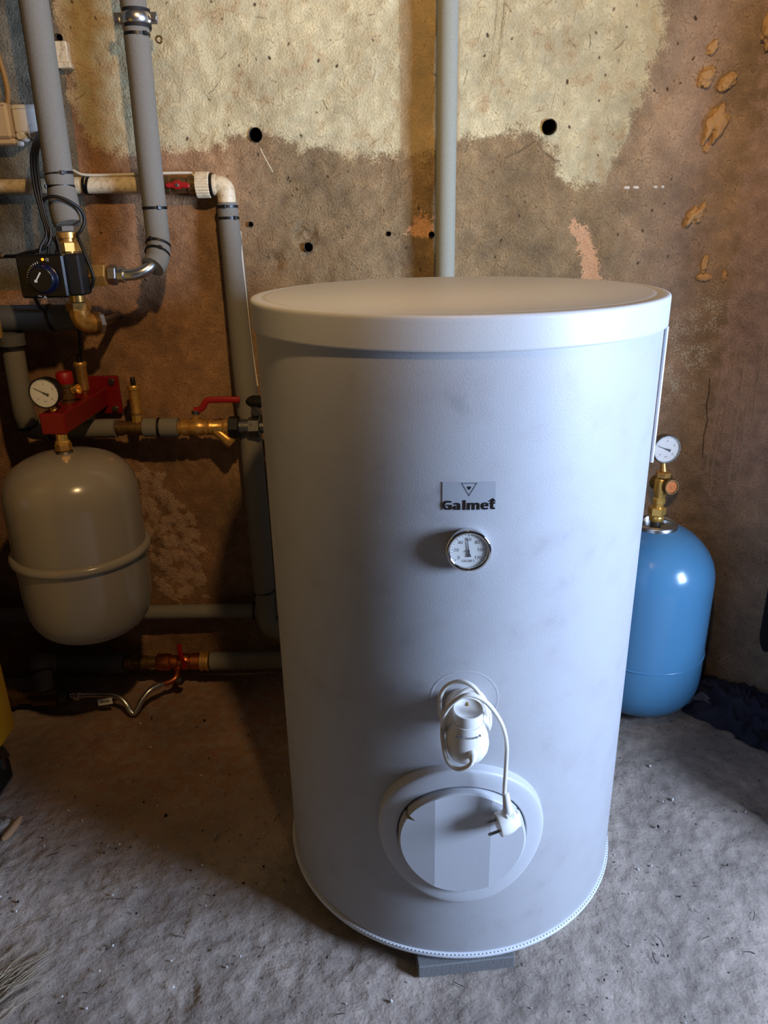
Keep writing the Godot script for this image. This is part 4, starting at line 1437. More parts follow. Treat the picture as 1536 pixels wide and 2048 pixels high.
	tie(t, Vector3(-0.3835, 1.348, -1.91), X, 0.0250, 2.9)
	pipe_part(t, "elbow", pts([[-0.375, 1.3478, -1.91], [-0.365, 1.3470, -1.91], [-0.3555, 1.341, -1.91], [-0.3525, 1.330, -1.91], [-0.3525, 1.300, -1.91]]), 0.0210, M.cream_plastic, 6)
	t = thing("insulated_pipe", "long grey foam-clad drop pipe beside the tank's left edge", "pipe", Vector3(-0.345, 0.29, -1.89))
	mb = MB.new()
	mb.tube(pts([[-0.3525, 1.310, -1.91], [-0.3525, 1.305, -1.91], [-0.3523, 1.279, -1.91], [-0.3520, 1.274, -1.91]]), [0.0225, 0.0238, 0.0240, 0.0228], 28)
	part(t, "foam_sleeve", mb, M.foam)
	mb = MB.new()
	mb.tube(spline(pts([[-0.352, 1.273, -1.909], [-0.348, 1.15, -1.905], [-0.345, 1.0, -1.90], [-0.341, 0.80, -1.893], [-0.339, 0.55, -1.89], [-0.338, 0.30, -1.89]]), 6), [0.0242, 0.0246, 0.0250, 0.0254, 0.0258, 0.0262, 0.0265, 0.0268, 0.0270, 0.0272, 0.0275, 0.0277, 0.028, 0.0282, 0.0285, 0.0287, 0.0288, 0.0288, 0.0288, 0.0287, 0.0286, 0.0285, 0.0285, 0.0285, 0.0285, 0.0285, 0.0285, 0.0285, 0.0285, 0.0285, 0.0285], 30)
	part(t, "foam_sleeve", mb, M.foam)
	tie(t, Vector3(-0.3525, 1.301, -1.91), dn, 0.0242, 0.1)
	tie(t, Vector3(-0.3522, 1.276, -1.91), dn, 0.0245, -0.8)
	tie(t, Vector3(-0.338, 0.305, -1.89), dn, 0.0288, 0.9, 0.12)
	t = thing("cream_cable", "thin cream cable dropping beside the long foam-clad drop pipe", "cable", Vector3(-0.322, 0.88, -1.91))
	pipe_part(t, "cable_run", pts([[-0.330, 1.245, -1.925], [-0.3265, 1.20, -1.90], [-0.3235, 1.10, -1.895], [-0.3205, 1.00, -1.893], [-0.3165, 0.93, -1.893], [-0.313, 0.88, -1.895]]), 0.0030, M.cream_cable, 6, 10)
	t = thing("cream_cable", "thin pinkish cable resting on top of the level cream pipe", "cable", Vector3(-0.56, 1.37, -1.91))
	pipe_part(t, "cable_run", pts([[-0.730, 1.392, -1.925], [-0.700, 1.384, -1.912], [-0.672, 1.3745, -1.905], [-0.60, 1.3735, -1.905], [-0.52, 1.3745, -1.905], [-0.44, 1.3745, -1.905], [-0.424, 1.371, -1.905], [-0.421, 1.360, -1.904]]), 0.0032, M.cream_cable, 6, 10)
	# tall pale riser behind the tank
	t = thing("insulated_pipe", "tall pale grey riser standing on the wall directly behind the tank", "pipe", Vector3(0.158, 0.6, -1.90))
	pipe_part(t, "foam_sleeve", pts([[0.160, 2.31, -1.90], [0.159, 1.7, -1.90], [0.158, 1.14, -1.90], [0.158, 0.6, -1.90]]), 0.0232, M.foam_pale)
	for k in 2:
		var br := MB.new()
		br.box(Vector3(0.158, [1.95, 0.75][k], -1.935), Vector3(0.02, 0.02, 0.03), 0.002)
		part(t, "pipe_clip", br, M.foam_pale)


func build_middle_pipes() -> void:
	var X := Vector3.RIGHT
	# left drop into the level run
	var t := thing("insulated_pipe", "grey foam-clad drop at the left edge bending into the level run beside the air vent", "pipe", Vector3(-0.866, 0.77, -1.80))
	pipe_part(t, "foam_sleeve", pts([[-0.864, 1.034, -1.800], [-0.865, 1.00, -1.801]]), 0.0300, M.foam_dark, 4)
	pipe_part(t, "foam_sleeve", pts([[-0.865, 1.000, -1.801], [-0.868, 0.93, -1.803], [-0.873, 0.85, -1.810], [-0.876, 0.815, -1.822]]), 0.0245, M.foam)
	pipe_part(t, "foam_sleeve", pts([[-0.876, 0.812, -1.824], [-0.872, 0.797, -1.838], [-0.858, 0.789, -1.853], [-0.835, 0.787, -1.860]]), 0.0255, M.foam)
	pipe_part(t, "foam_sleeve", pts([[-0.832, 0.787, -1.860], [-0.75, 0.787, -1.860], [-0.672, 0.787, -1.860]]), 0.0240, M.foam)
	tie(t, Vector3(-0.8645, 1.004, -1.80), Vector3.DOWN, 0.0302, 0.3)
	tie(t, Vector3(-0.876, 0.814, -1.823), Vector3(0, -1, -0.4), 0.0258, 0.5)
	tie(t, Vector3(-0.8335, 0.787, -1.860), X, 0.0255, 2.2)
	t = thing("brass_pipe", "short bright brass pipe standing at the photo's left edge above the foam drop", "pipe", Vector3(-0.888, 1.03, -1.775))
	fitting(t, "pipe_run", Vector3(-0.885, 1.028, -1.775), Vector3.UP, [0.0, 0.0, 0.015, 0.0, 0.015, 0.085, 0.020, 0.088, 0.020, 0.115, 0.0, 0.115], M.brass_bright)
	fitting(t, "dark_sleeve", Vector3(-0.885, 1.143, -1.775), Vector3.UP, [0.0, 0.0, 0.018, 0.0, 0.018, 0.04, 0.0, 0.04], M.iron_dark)
	# tee with automatic air vent
	t = thing("air_vent", "brass automatic air vent with black cap on the level pipe run", "air vent", Vector3(-0.615, 0.77, -1.86))
	fitting(t, "tee", Vector3(-0.679, 0.787, -1.86), X, [0.0, 0.0, 0.0145, 0.0, 0.0145, 0.012, 0.0195, 0.014, 0.0195, 0.024, 0.0165, 0.026, 0.0165, 0.058, 0.0195, 0.060, 0.0195, 0.080, 0.0, 0.080], M.brass_dull)
	nut(t, "union_nut", Vector3(-0.6155, 0.813, -1.86), Vector3.UP, 0.0125, 0.022, M.brass_bright, 0.2)
	fitting(t, "barrel", Vector3(-0.614, 0.823, -1.86), Vector3.UP, [0.0, 0.0, 0.0135, 0.0, 0.0145, 0.002, 0.0145, 0.006, 0.0138, 0.008, 0.0138, 0.060, 0.0158, 0.062, 0.0158, 0.071, 0.0145, 0.073, 0.0, 0.073], M.brass)
	fitting(t, "cap", Vector3(-0.614, 0.895, -1.86), Vector3.UP, [0.0, 0.0, 0.0062, 0.0, 0.0058, 0.018, 0.0048, 0.020, 0.0, 0.020], M.black_plastic)
	t = thing("insulated_pipe", "short grey foam sleeve between the air vent and the red lever valve", "pipe", Vector3(-0.556, 0.762, -1.86))
	pipe_part(t, "foam_sleeve", pts([[-0.601, 0.787, -1.86], [-0.56, 0.7865, -1.86], [-0.514, 0.786, -1.86]]), 0.0238, M.foam)
	tie(t, Vector3(-0.562, 0.7866, -1.86), X, 0.0244, 2.7)
	# ball valve with long red lever and strainer
	t = thing("ball_valve", "brass ball valve with long red lever and slanting strainer left of the tank", "valve", Vector3(-0.44, 0.76, -1.86))
	fitting(t, "body", Vector3(-0.516, 0.785, -1.86), X, [0.0, 0.0, 0.018, 0.0, 0.018, 0.010, 0.0215, 0.012, 0.0215, 0.026, 0.0175, 0.029, 0.0195, 0.034, 0.0225, 0.046, 0.0222, 0.056, 0.0195, 0.064, 0.0175, 0.068, 0.0205, 0.070, 0.0205, 0.076, 0.0175, 0.079, 0.0205, 0.081, 0.0205, 0.086, 0.0175, 0.090, 0.0175, 0.115, 0.0205, 0.118, 0.0205, 0.132, 0.0, 0.132], M.brass)
	fitting(t, "stem", Vector3(-0.467, 0.803, -1.86), Vector3.UP, [0.0, 0.0, 0.0105, 0.0, 0.0105, 0.009, 0.0075, 0.011, 0.0075, 0.026, 0.0, 0.026], M.brass)
	nut(t, "packing_nut", Vector3(-0.467, 0.824, -1.86), Vector3.UP, 0.0105, 0.009, M.steel_dull)
	fitting(t, "strainer", Vector3(-0.425, 0.782, -1.858), Vector3(0.80, -0.72, 0.1), [0.0, 0.0, 0.0135, 0.0, 0.0140, 0.040, 0.0155, 0.041, 0.0155, 0.056, 0.0125, 0.060, 0.0, 0.060], M.brass)
	var lv := MB.new()
	lv.tube(spline(pts([[-0.470, 0.829, -1.858], [-0.457, 0.831, -1.857], [-0.447, 0.838, -1.856], [-0.438, 0.851, -1.855], [-0.428, 0.855, -1.855], [-0.39, 0.8555, -1.855], [-0.353, 0.8545, -1.855]]), 5), 0.0078, 14, true, 0.55, Vector3.BACK)
	part(t, "lever", lv, M.red_plastic, "long red lever")
	t = thing("pipe_union", "dark iron union beside the strainer, leading behind the tank", "pipe fitting", Vector3(-0.345, 0.76, -1.86))
	nut(t, "union_nut", Vector3(-0.373, 0.784, -1.86), X, 0.0285, 0.026, M.iron_dark, 0.2)
	fitting(t, "collar", Vector3(-0.362, 0.784, -1.86), X, [0.0, 0.0, 0.019, 0.0, 0.019, 0.030, 0.0, 0.030], M.steel_dull)
	nut(t, "union_nut", Vector3(-0.322, 0.7835, -1.86), X, 0.0265, 0.028, M.steel_dull, 0.4)
	pipe_part(t, "pipe_run", pts([[-0.31, 0.7835, -1.86], [-0.26, 0.7835, -1.845], [-0.19, 0.7835, -1.74], [-0.135, 0.7835, -1.585], [-0.119, 0.7835, -1.549]]), 0.0165, M.steel_dull)
	t = thing("steel_bracket", "dark steel elbow poking out over the union beside the tank", "pipe fitting", Vector3(-0.31, 0.83, -1.88))
	pipe_part(t, "bend", pts([[-0.345, 0.845, -1.93], [-0.338, 0.846, -1.885], [-0.318, 0.846, -1.872], [-0.27, 0.846, -1.86]]), 0.015, M.iron_dark)
	nut(t, "steel_nut", Vector3(-0.316, 0.822, -1.868), Vector3(1, 0.3, 0.2), 0.014, 0.016, M.steel_dull)
	# lower level pipe behind the vessel
	t = thing("insulated_pipe", "grey foam-clad pipe lying level low on the wall between expansion vessel and tank", "pipe", Vector3(-0.5, 0.21, -1.90))
	pipe_part(t, "foam_sleeve", pts([[-1.2, 0.239, -1.90], [-0.6, 0.239, -1.90], [-0.375, 0.238, -1.90]]), 0.0205, M.foam)
	pipe_part(t, "foam_sleeve", pts([[-0.372, 0.238, -1.90], [-0.33, 0.237, -1.90], [-0.2, 0.236, -1.90]]), 0.0245, M.foam)
	tie(t, Vector3(-0.3725, 0.238, -1.90), X, 0.0252, 2.2)
	pipe_part(t, "elbow", pts([[-0.338, 0.305, -1.885], [-0.338, 0.27, -1.885], [-0.337, 0.238, -1.88], [-0.33, 0.21, -1.87], [-0.31, 0.195, -1.865], [-0.28, 0.19, -1.86]]), 0.0270, M.foam)


func build_low_pipes() -> void:
	var X := Vector3.RIGHT
	var t := thing("insulated_pipe", "grey foam-clad pipe just above the floor, running behind the tank", "pipe", Vector3(-0.38, 0.06, -1.88))
	pipe_part(t, "foam_sleeve", pts([[-0.508, 0.087, -1.88], [-0.40, 0.087, -1.88], [-0.15, 0.086, -1.88]]), 0.0262, M.foam)
	t = thing("copper_valve", "copper-coloured drain valve with upright red lever near the floor", "valve", Vector3(-0.58, 0.06, -1.88))
	fitting(t, "body", Vector3(-0.662, 0.088, -1.88), X, [0.0, 0.0, 0.022, 0.0, 0.0245, 0.004, 0.0245, 0.036, 0.019, 0.042, 0.019, 0.060, 0.0235, 0.064, 0.0245, 0.075, 0.0235, 0.088, 0.019, 0.094, 0.0235, 0.098, 0.0235, 0.124, 0.0, 0.124], M.copper)
	fitting(t, "clamp_ring", Vector3(-0.536, 0.088, -1.88), X, [0.0, 0.0, 0.0285, 0.0, 0.0285, 0.007, 0.026, 0.009, 0.026, 0.015, 0.0285, 0.017, 0.0285, 0.024, 0.0, 0.024], M.brass)
	fitting(t, "stem", Vector3(-0.580, 0.095, -1.862), Vector3.BACK, [0.0, 0.0, 0.009, 0.0, 0.009, 0.012, 0.0, 0.012], M.brass_dull)
	var lv := MB.new()
	lv.tube(spline(pts([[-0.578, 0.090, -1.847], [-0.576, 0.105, -1.845], [-0.578, 0.125, -1.838], [-0.580, 0.150, -1.836], [-0.580, 0.170, -1.836]]), 4), 0.0068, 12, true, 0.6, Vector3.BACK)
	part(t, "lever", lv, M.red_plastic, "upright red lever")
	var ck := MB.new()
	ck.tube(spline(pts([[-0.600, 0.080, -1.865], [-0.598, 0.072, -1.845], [-0.600, 0.066, -1.83], [-0.612, 0.060, -1.822], [-0.630, 0.056, -1.818]]), 4), 0.0085, 14)
	part(t, "drain_spout", ck, M.copper)
	nut(t, "drain_nut", Vector3(-0.588, 0.058, -1.828), Vector3(1, 0.1, 0.2), 0.013, 0.014, M.steel_dull)
	t = thing("pipe_joint", "dark brass compression joint left of the copper valve near the floor", "pipe fitting", Vector3(-0.70, 0.06, -1.88))
	fitting(t, "body", Vector3(-0.752, 0.088, -1.88), X, [0.0, 0.0, 0.022, 0.0, 0.022, 0.020, 0.016, 0.024, 0.016, 0.040, 0.020, 0.044, 0.020, 0.062, 0.016, 0.066, 0.016, 0.090, 0.0, 0.090], M.brass_dull)
	t = thing("insulated_pipe", "dark foam-clad pipe near the floor with a stub elbow below the vessel", "pipe", Vector3(-0.9, 0.03, -1.88))
	pipe_part(t, "foam_sleeve", pts([[-0.755, 0.088, -1.88], [-0.80, 0.088, -1.88], [-0.805, 0.088, -1.88]]), 0.031, M.foam_dark)
	pipe_part(t, "foam_sleeve", pts([[-0.80, 0.088, -1.88], [-0.90, 0.090, -1.88], [-0.955, 0.092, -1.88]]), 0.0255, M.foam_dark)
	pipe_part(t, "elbow", pts([[-0.953, 0.092, -1.88], [-0.975, 0.095, -1.87], [-0.982, 0.105, -1.85], [-0.982, 0.120, -1.84]]), 0.028, M.foam)
	pipe_part(t, "foam_sleeve", pts([[-0.982, 0.118, -1.84], [-0.968, 0.085, -1.815], [-0.955, 0.055, -1.79]]), 0.0265, M.foam)
	tie(t, Vector3(-0.9735, 0.098, -1.825), Vector3(0.4, -1, 0.7), 0.0275, 0.4)
	t = thing("brass_manifold", "tarnished brass pipe fittings on the floor at the left edge", "pipe fitting", Vector3(-0.98, 0.02, -1.78))
	fitting(t, "body", Vector3(-1.16, 0.045, -1.78), X, [0.0, 0.0, 0.018, 0.0, 0.018, 0.10, 0.024, 0.104, 0.024, 0.128, 0.018, 0.132, 0.018, 0.175, 0.0235, 0.178, 0.0235, 0.245, 0.0, 0.245], M.brass_dull)
	nut(t, "union_nut", Vector3(-0.901, 0.0465, -1.78), X, 0.015, 0.022, M.steel_dull)
	fitting(t, "nipple", Vector3(-0.915, 0.046, -1.78), X, [0.0, 0.0, 0.010, 0.0, 0.010, 0.032, 0.0, 0.032], M.iron_dark)
	t = thing("braided_hose", "braided steel hose looping down to the floor below the expansion vessel", "hose", Vector3(-0.72, 0.0, -1.75))
	var path := pts([[-0.885, 0.0475, -1.78], [-0.84, 0.049, -1.779], [-0.80, 0.0505, -1.776], [-0.765, 0.0535, -1.770], [-0.738, 0.050, -1.762], [-0.720, 0.036, -1.752], [-0.709, 0.019, -1.744], [-0.699, 0.0125, -1.742], [-0.690, 0.022, -1.747], [-0.678, 0.042, -1.760], [-0.662, 0.058, -1.778], [-0.645, 0.062, -1.796], [-0.632, 0.0585, -1.812]])
	var hs := MB.new()
	var sp := spline(path, 10)
	var rad: Array = []
	for k in sp.size():
		rad.append(0.0072 + 0.0005 * (k % 2))
	hs.tube(sp, rad, 14)
	part(t, "braid", hs, M.steel)
	for e in [[Vector3(-0.876, 0.0477, -1.78), Vector3(-0.84, 0.049, -1.779)], [Vector3(-0.640, 0.061, -1.802), Vector3(-0.655, 0.0605, -1.786)]]:
		var fe := MB.new()
		fe.tube([e[0], e[0].lerp(e[1], 0.9)], 0.0095, 14)
		part(t, "ferrule", fe, M.steel)
	nut(t, "hose_nut", Vector3(-0.862, 0.048, -1.779), Vector3(1, 0.03, 0), 0.0135, 0.014, M.steel)
	var tg := MB.new()
	var tb := Basis(Vector3.BACK, 0.14) * Basis(Vector3.RIGHT, -0.25)
	tg.box(Vector3(-0.779, 0.0415, -1.757), Vector3(0.041, 0.018, 0.0012), 0.0004, tb)
	var tag := part(t, "paper_tag", tg, M.paper)
	var bc := MB.new()
	for k in 13:
		bc.box(Vector3(-0.779, 0.0415, -1.757) + tb * Vector3(-0.013 + 0.0021 * k, 0.001, 0.0008), Vector3(0.0007 + 0.0005 * (k % 3), 0.008, 0.0004), 0.0001, tb)
	part(tag, "bar_print", bc, M.print_dark)


# ------------------------------------------------------------------ control box, cables, junction boxes
func build_controls() -> void:
	var t := thing("control_box", "black motor control box with round blue-rimmed dial and amber light", "controller", Vector3(-0.715, 1.12, -1.72))
	var mb := MB.new()
	mb.box(Vector3(-0.7205, 1.166, -1.7185), Vector3(0.1005, 0.089, 0.057), 0.004)
	part(t, "casing", mb, M.black_plastic)
	mb = MB.new()
	mb.box(Vector3(-0.664, 1.1665, -1.7365), Vector3(0.040, 0.0865, 0.055), 0.004)
	part(t, "rear_housing", mb, M.rubber)
	var f := Transform3D(Basis.IDENTITY, Vector3(-0.7155, 1.1610, -1.690))
	var kb := MB.new()
	kb.xf = outward(f)
	kb.lathe(V2([0.0295, 0.0, 0.0305, 0.0, 0.0305, 0.002, 0.029, 0.003, 0.0275, 0.017, 0.0255, 0.0195, 0.023, 0.0205, 0.0, 0.0205]), 56, 40)
	var kn := part(t, "dial_knob", kb, M.navy_plastic, "round navy dial knob")
	var fc := MB.new()
	fc.xf = kb.xf
	fc.lathe(V2([0.0235, 0.0204, 0.0235, 0.0209, 0.0, 0.0209]), 48)
	part(kn, "knob_face", fc, M.black_plastic)
	var pt := MB.new()
	pt.xf = f * Transform3D(Basis(Vector3.BACK, -0.62), Vector3(-0.0085, -0.0005, 0.0212))
	pt.box(Vector3(0, 0.0085, 0), Vector3(0.0032, 0.020, 0.0008), 0.0002)
	pt.box(Vector3(0, -0.003, 0), Vector3(0.0058, 0.0058, 0.0009), 0.0003, Basis(Vector3.BACK, 0.78))
	part(kn, "pointer", pt, M.print_white)
	var mk := MB.new()
	mk.xf = f
	for k in 11:
		var a := deg_to_rad(-100 + 8.5 * k)
		mk.box(Vector3(sin(a) * 0.0345, cos(a) * 0.0345, 0.0006), Vector3(0.0011, 0.0045, 0.0006), 0.0001, Basis(Vector3.BACK, -a))
	letter(mk, "CE", 0.0075, func(p: Vector3) -> Vector3: return Vector3(p.x * 0.9 + 0.0128, p.y + 0.0385, 0.0004), Vector3.BACK)
	mk.box(Vector3(-0.016, -0.0352, 0.0003), Vector3(0.008, 0.0022, 0.0005), 0.0001, Basis(Vector3.BACK, -0.2))
	mk.tri(Vector3(-0.009, -0.0385, 0.0005), Vector3(-0.0005, -0.0395, 0.0005), Vector3(-0.0055, -0.0335, 0.0005), Vector3.BACK, Vector3.BACK, Vector3.BACK)
	part(t, "scale_print", mk, M.print_white)
	var ld := MB.new()
	ld.xf = outward(Transform3D(Basis.IDENTITY, Vector3(-0.7125, 1.2005, -1.690)))
	ld.lathe(V2([0.0028, -0.001, 0.0028, 0.001, 0.0018, 0.0022, 0.0, 0.0025]), 16)
	part(t, "indicator_lamp", ld, M.led_amber, "glowing amber indicator lamp")
	# cables
	t = thing("black_cable", "bundle of black cables hanging down behind the thick riser into the control box", "cable", Vector3(-0.71, 1.21, -1.75))
	for k in 3:
		var o: float = 0.006 * (k - 1)
		pipe_part(t, "strand", pts([[-0.755 + o, 1.46, -1.90], [-0.745 + o, 1.435, -1.84], [-0.740 + o, 1.40, -1.80], [-0.733 + o, 1.345, -1.775], [-0.725 + o * 0.6, 1.29, -1.763], [-0.716 + o, 1.25, -1.755], [-0.718 + 2.6 * o, 1.225, -1.748 - o], [-0.720 + 3.0 * o, 1.208, -1.738]]), 0.0034, M.cable_black, 6, 10)
	pipe_part(t, "plug_boot", pts([[-0.7555, 1.462, -1.905], [-0.7500, 1.448, -1.875], [-0.7450, 1.432, -1.85]]), 0.0062, M.cable_black, 6, 12)
	pipe_part(t, "strand", pts([[-0.712, 1.262, -1.757], [-0.714, 1.24, -1.752], [-0.722, 1.226, -1.745], [-0.745, 1.216, -1.742], [-0.77, 1.212, -1.745], [-0.80, 1.206, -1.752], [-0.86, 1.208, -1.77], [-0.95, 1.215, -1.80]]), 0.0040, M.cable_black, 6, 10)
	pipe_part(t, "strand", pts([[-0.700, 1.245, -1.75], [-0.695, 1.225, -1.745], [-0.692, 1.207, -1.74]]), 0.0034, M.cable_black, 6, 10)
	t = thing("black_cable", "black cable looped round the thick riser and hanging beside the brass union", "cable", Vector3(-0.66, 1.13, -1.76))
	pipe_part(t, "strand", pts([[-0.735, 1.285, -1.80], [-0.731, 1.306, -1.780], [-0.715, 1.322, -1.765], [-0.692, 1.325, -1.763], [-0.668, 1.316, -1.770], [-0.651, 1.298, -1.785], [-0.648, 1.275, -1.790], [-0.655, 1.256, -1.780], [-0.660, 1.247, -1.768], [-0.655, 1.235, -1.760], [-0.644, 1.208, -1.752], [-0.634, 1.175, -1.748], [-0.632, 1.155, -1.748], [-0.640, 1.138, -1.750], [-0.652, 1.128, -1.752]]), 0.0036, M.cable_black, 6, 10)
	t = thing("black_cable", "short black cable leaving the bottom of the control box", "cable", Vector3(-0.765, 1.085, -1.73))
	pipe_part(t, "strand", pts([[-0.757, 1.126, -1.72], [-0.760, 1.11, -1.735], [-0.766, 1.096, -1.76], [-0.772, 1.085, -1.80]]), 0.0042, M.cable_black, 6, 10)
	t = thing("cable_connector", "pale metal connector on the cable leaving left of the control box", "connector", Vector3(-0.83, 1.21, -1.77))
	fitting(t, "shell", Vector3(-0.845, 1.2075, -1.765), Vector3(1, 0.05, 0.2), [0.0, 0.0, 0.008, 0.0, 0.008, 0.018, 0.0055, 0.024, 0.0, 0.024], M.steel)
	t = thing("black_cable", "thin stiff black sensor lead between brass elbow and left air vent", "cable", Vector3(-0.73, 0.96, -1.83))
	pipe_part(t, "strand", pts([[-0.708, 1.04, -1.815], [-0.716, 1.00, -1.828], [-0.726, 0.968, -1.845]]), 0.0042, M.cable_black, 6, 10)
	# junction boxes on the wall, top left
	t = thing("junction_box", "large yellowed plastic junction box at the left edge", "junction box", Vector3(-0.865, 1.452, -1.93))
	mb = MB.new()
	mb.box(Vector3(-0.868, 1.488, -1.922), Vector3(0.095, 0.072, 0.062), 0.005)
	part(t, "casing", mb, M.box_plastic)
	mb = MB.new()
	mb.box(Vector3(-0.868, 1.519, -1.8905), Vector3(0.090, 0.0028, 0.004), 0.001)
	mb.box(Vector3(-0.846, 1.446, -1.922), Vector3(0.06, 0.012, 0.05), 0.003)
	part(t, "cover_edge", mb, M.box_plastic)
	t = thing("junction_box", "smaller white plastic junction box beside the thick riser", "junction box", Vector3(-0.788, 1.46, -1.93))
	mb = MB.new()
	mb.box(Vector3(-0.786, 1.492, -1.928), Vector3(0.060, 0.058, 0.046), 0.004)
	part(t, "casing", mb, M.white_cable)
	mb = MB.new()
	mb.box(Vector3(-0.786, 1.513, -1.9045), Vector3(0.056, 0.0022, 0.003), 0.0008)
	part(t, "cover_edge", mb, M.white_cable)
	for e in [[-0.772, 1.466, 0.017], [-0.806, 1.458, 0.010]]:
		fitting(t, "cable_gland", Vector3(e[0], e[1], -1.938), Vector3.BACK, [0.0, 0.0, e[2], 0.0, e[2], 0.030, e[2] - 0.003, 0.034, 0.0, 0.034], M.white_cable)
	t = thing("tan_cable", "tan cable rising from the yellowed junction box at the left edge", "cable", Vector3(-0.83, 1.52, -1.93))
	pipe_part(t, "cable_run", pts([[-0.832, 1.518, -1.925], [-0.825, 1.545, -1.925], [-0.828, 1.58, -1.93], [-0.834, 1.615, -1.932], [-0.838, 1.64, -1.935]]), 0.0062, M.tan_cable, 6, 12)
	pipe_part(t, "bare_wire", pts([[-0.838, 1.64, -1.935], [-0.830, 1.650, -1.937], [-0.826, 1.648, -1.93]]), 0.0022, M.iron_dark, 5, 8)
	t = thing("cable_clip", "cream plastic trunking end peeping out behind the thick riser", "trunking", Vector3(-0.69, 1.595, -1.94))
	mb = MB.new()
	mb.box(Vector3(-0.694, 1.622, -1.938), Vector3(0.030, 0.048, 0.022), 0.002)
	mb.box(Vector3(-0.690, 1.599, -1.936), Vector3(0.030, 0.012, 0.026), 0.002)
	part(t, "cover", mb, M.cream_plastic)
	t = thing("wall_plug", "small brown screw cup in the plaster right of the pipe clamp", "screw", Vector3(-0.487, 1.664, -1.95))
	fitting(t, "cup", Vector3(-0.478, 1.648, -1.962), Vector3.BACK, [0.0, 0.0, 0.0085, 0.0, 0.0085, 0.016, 0.0065, 0.018, 0.004, 0.014, 0.0, 0.012], M.brass_dull, 20)


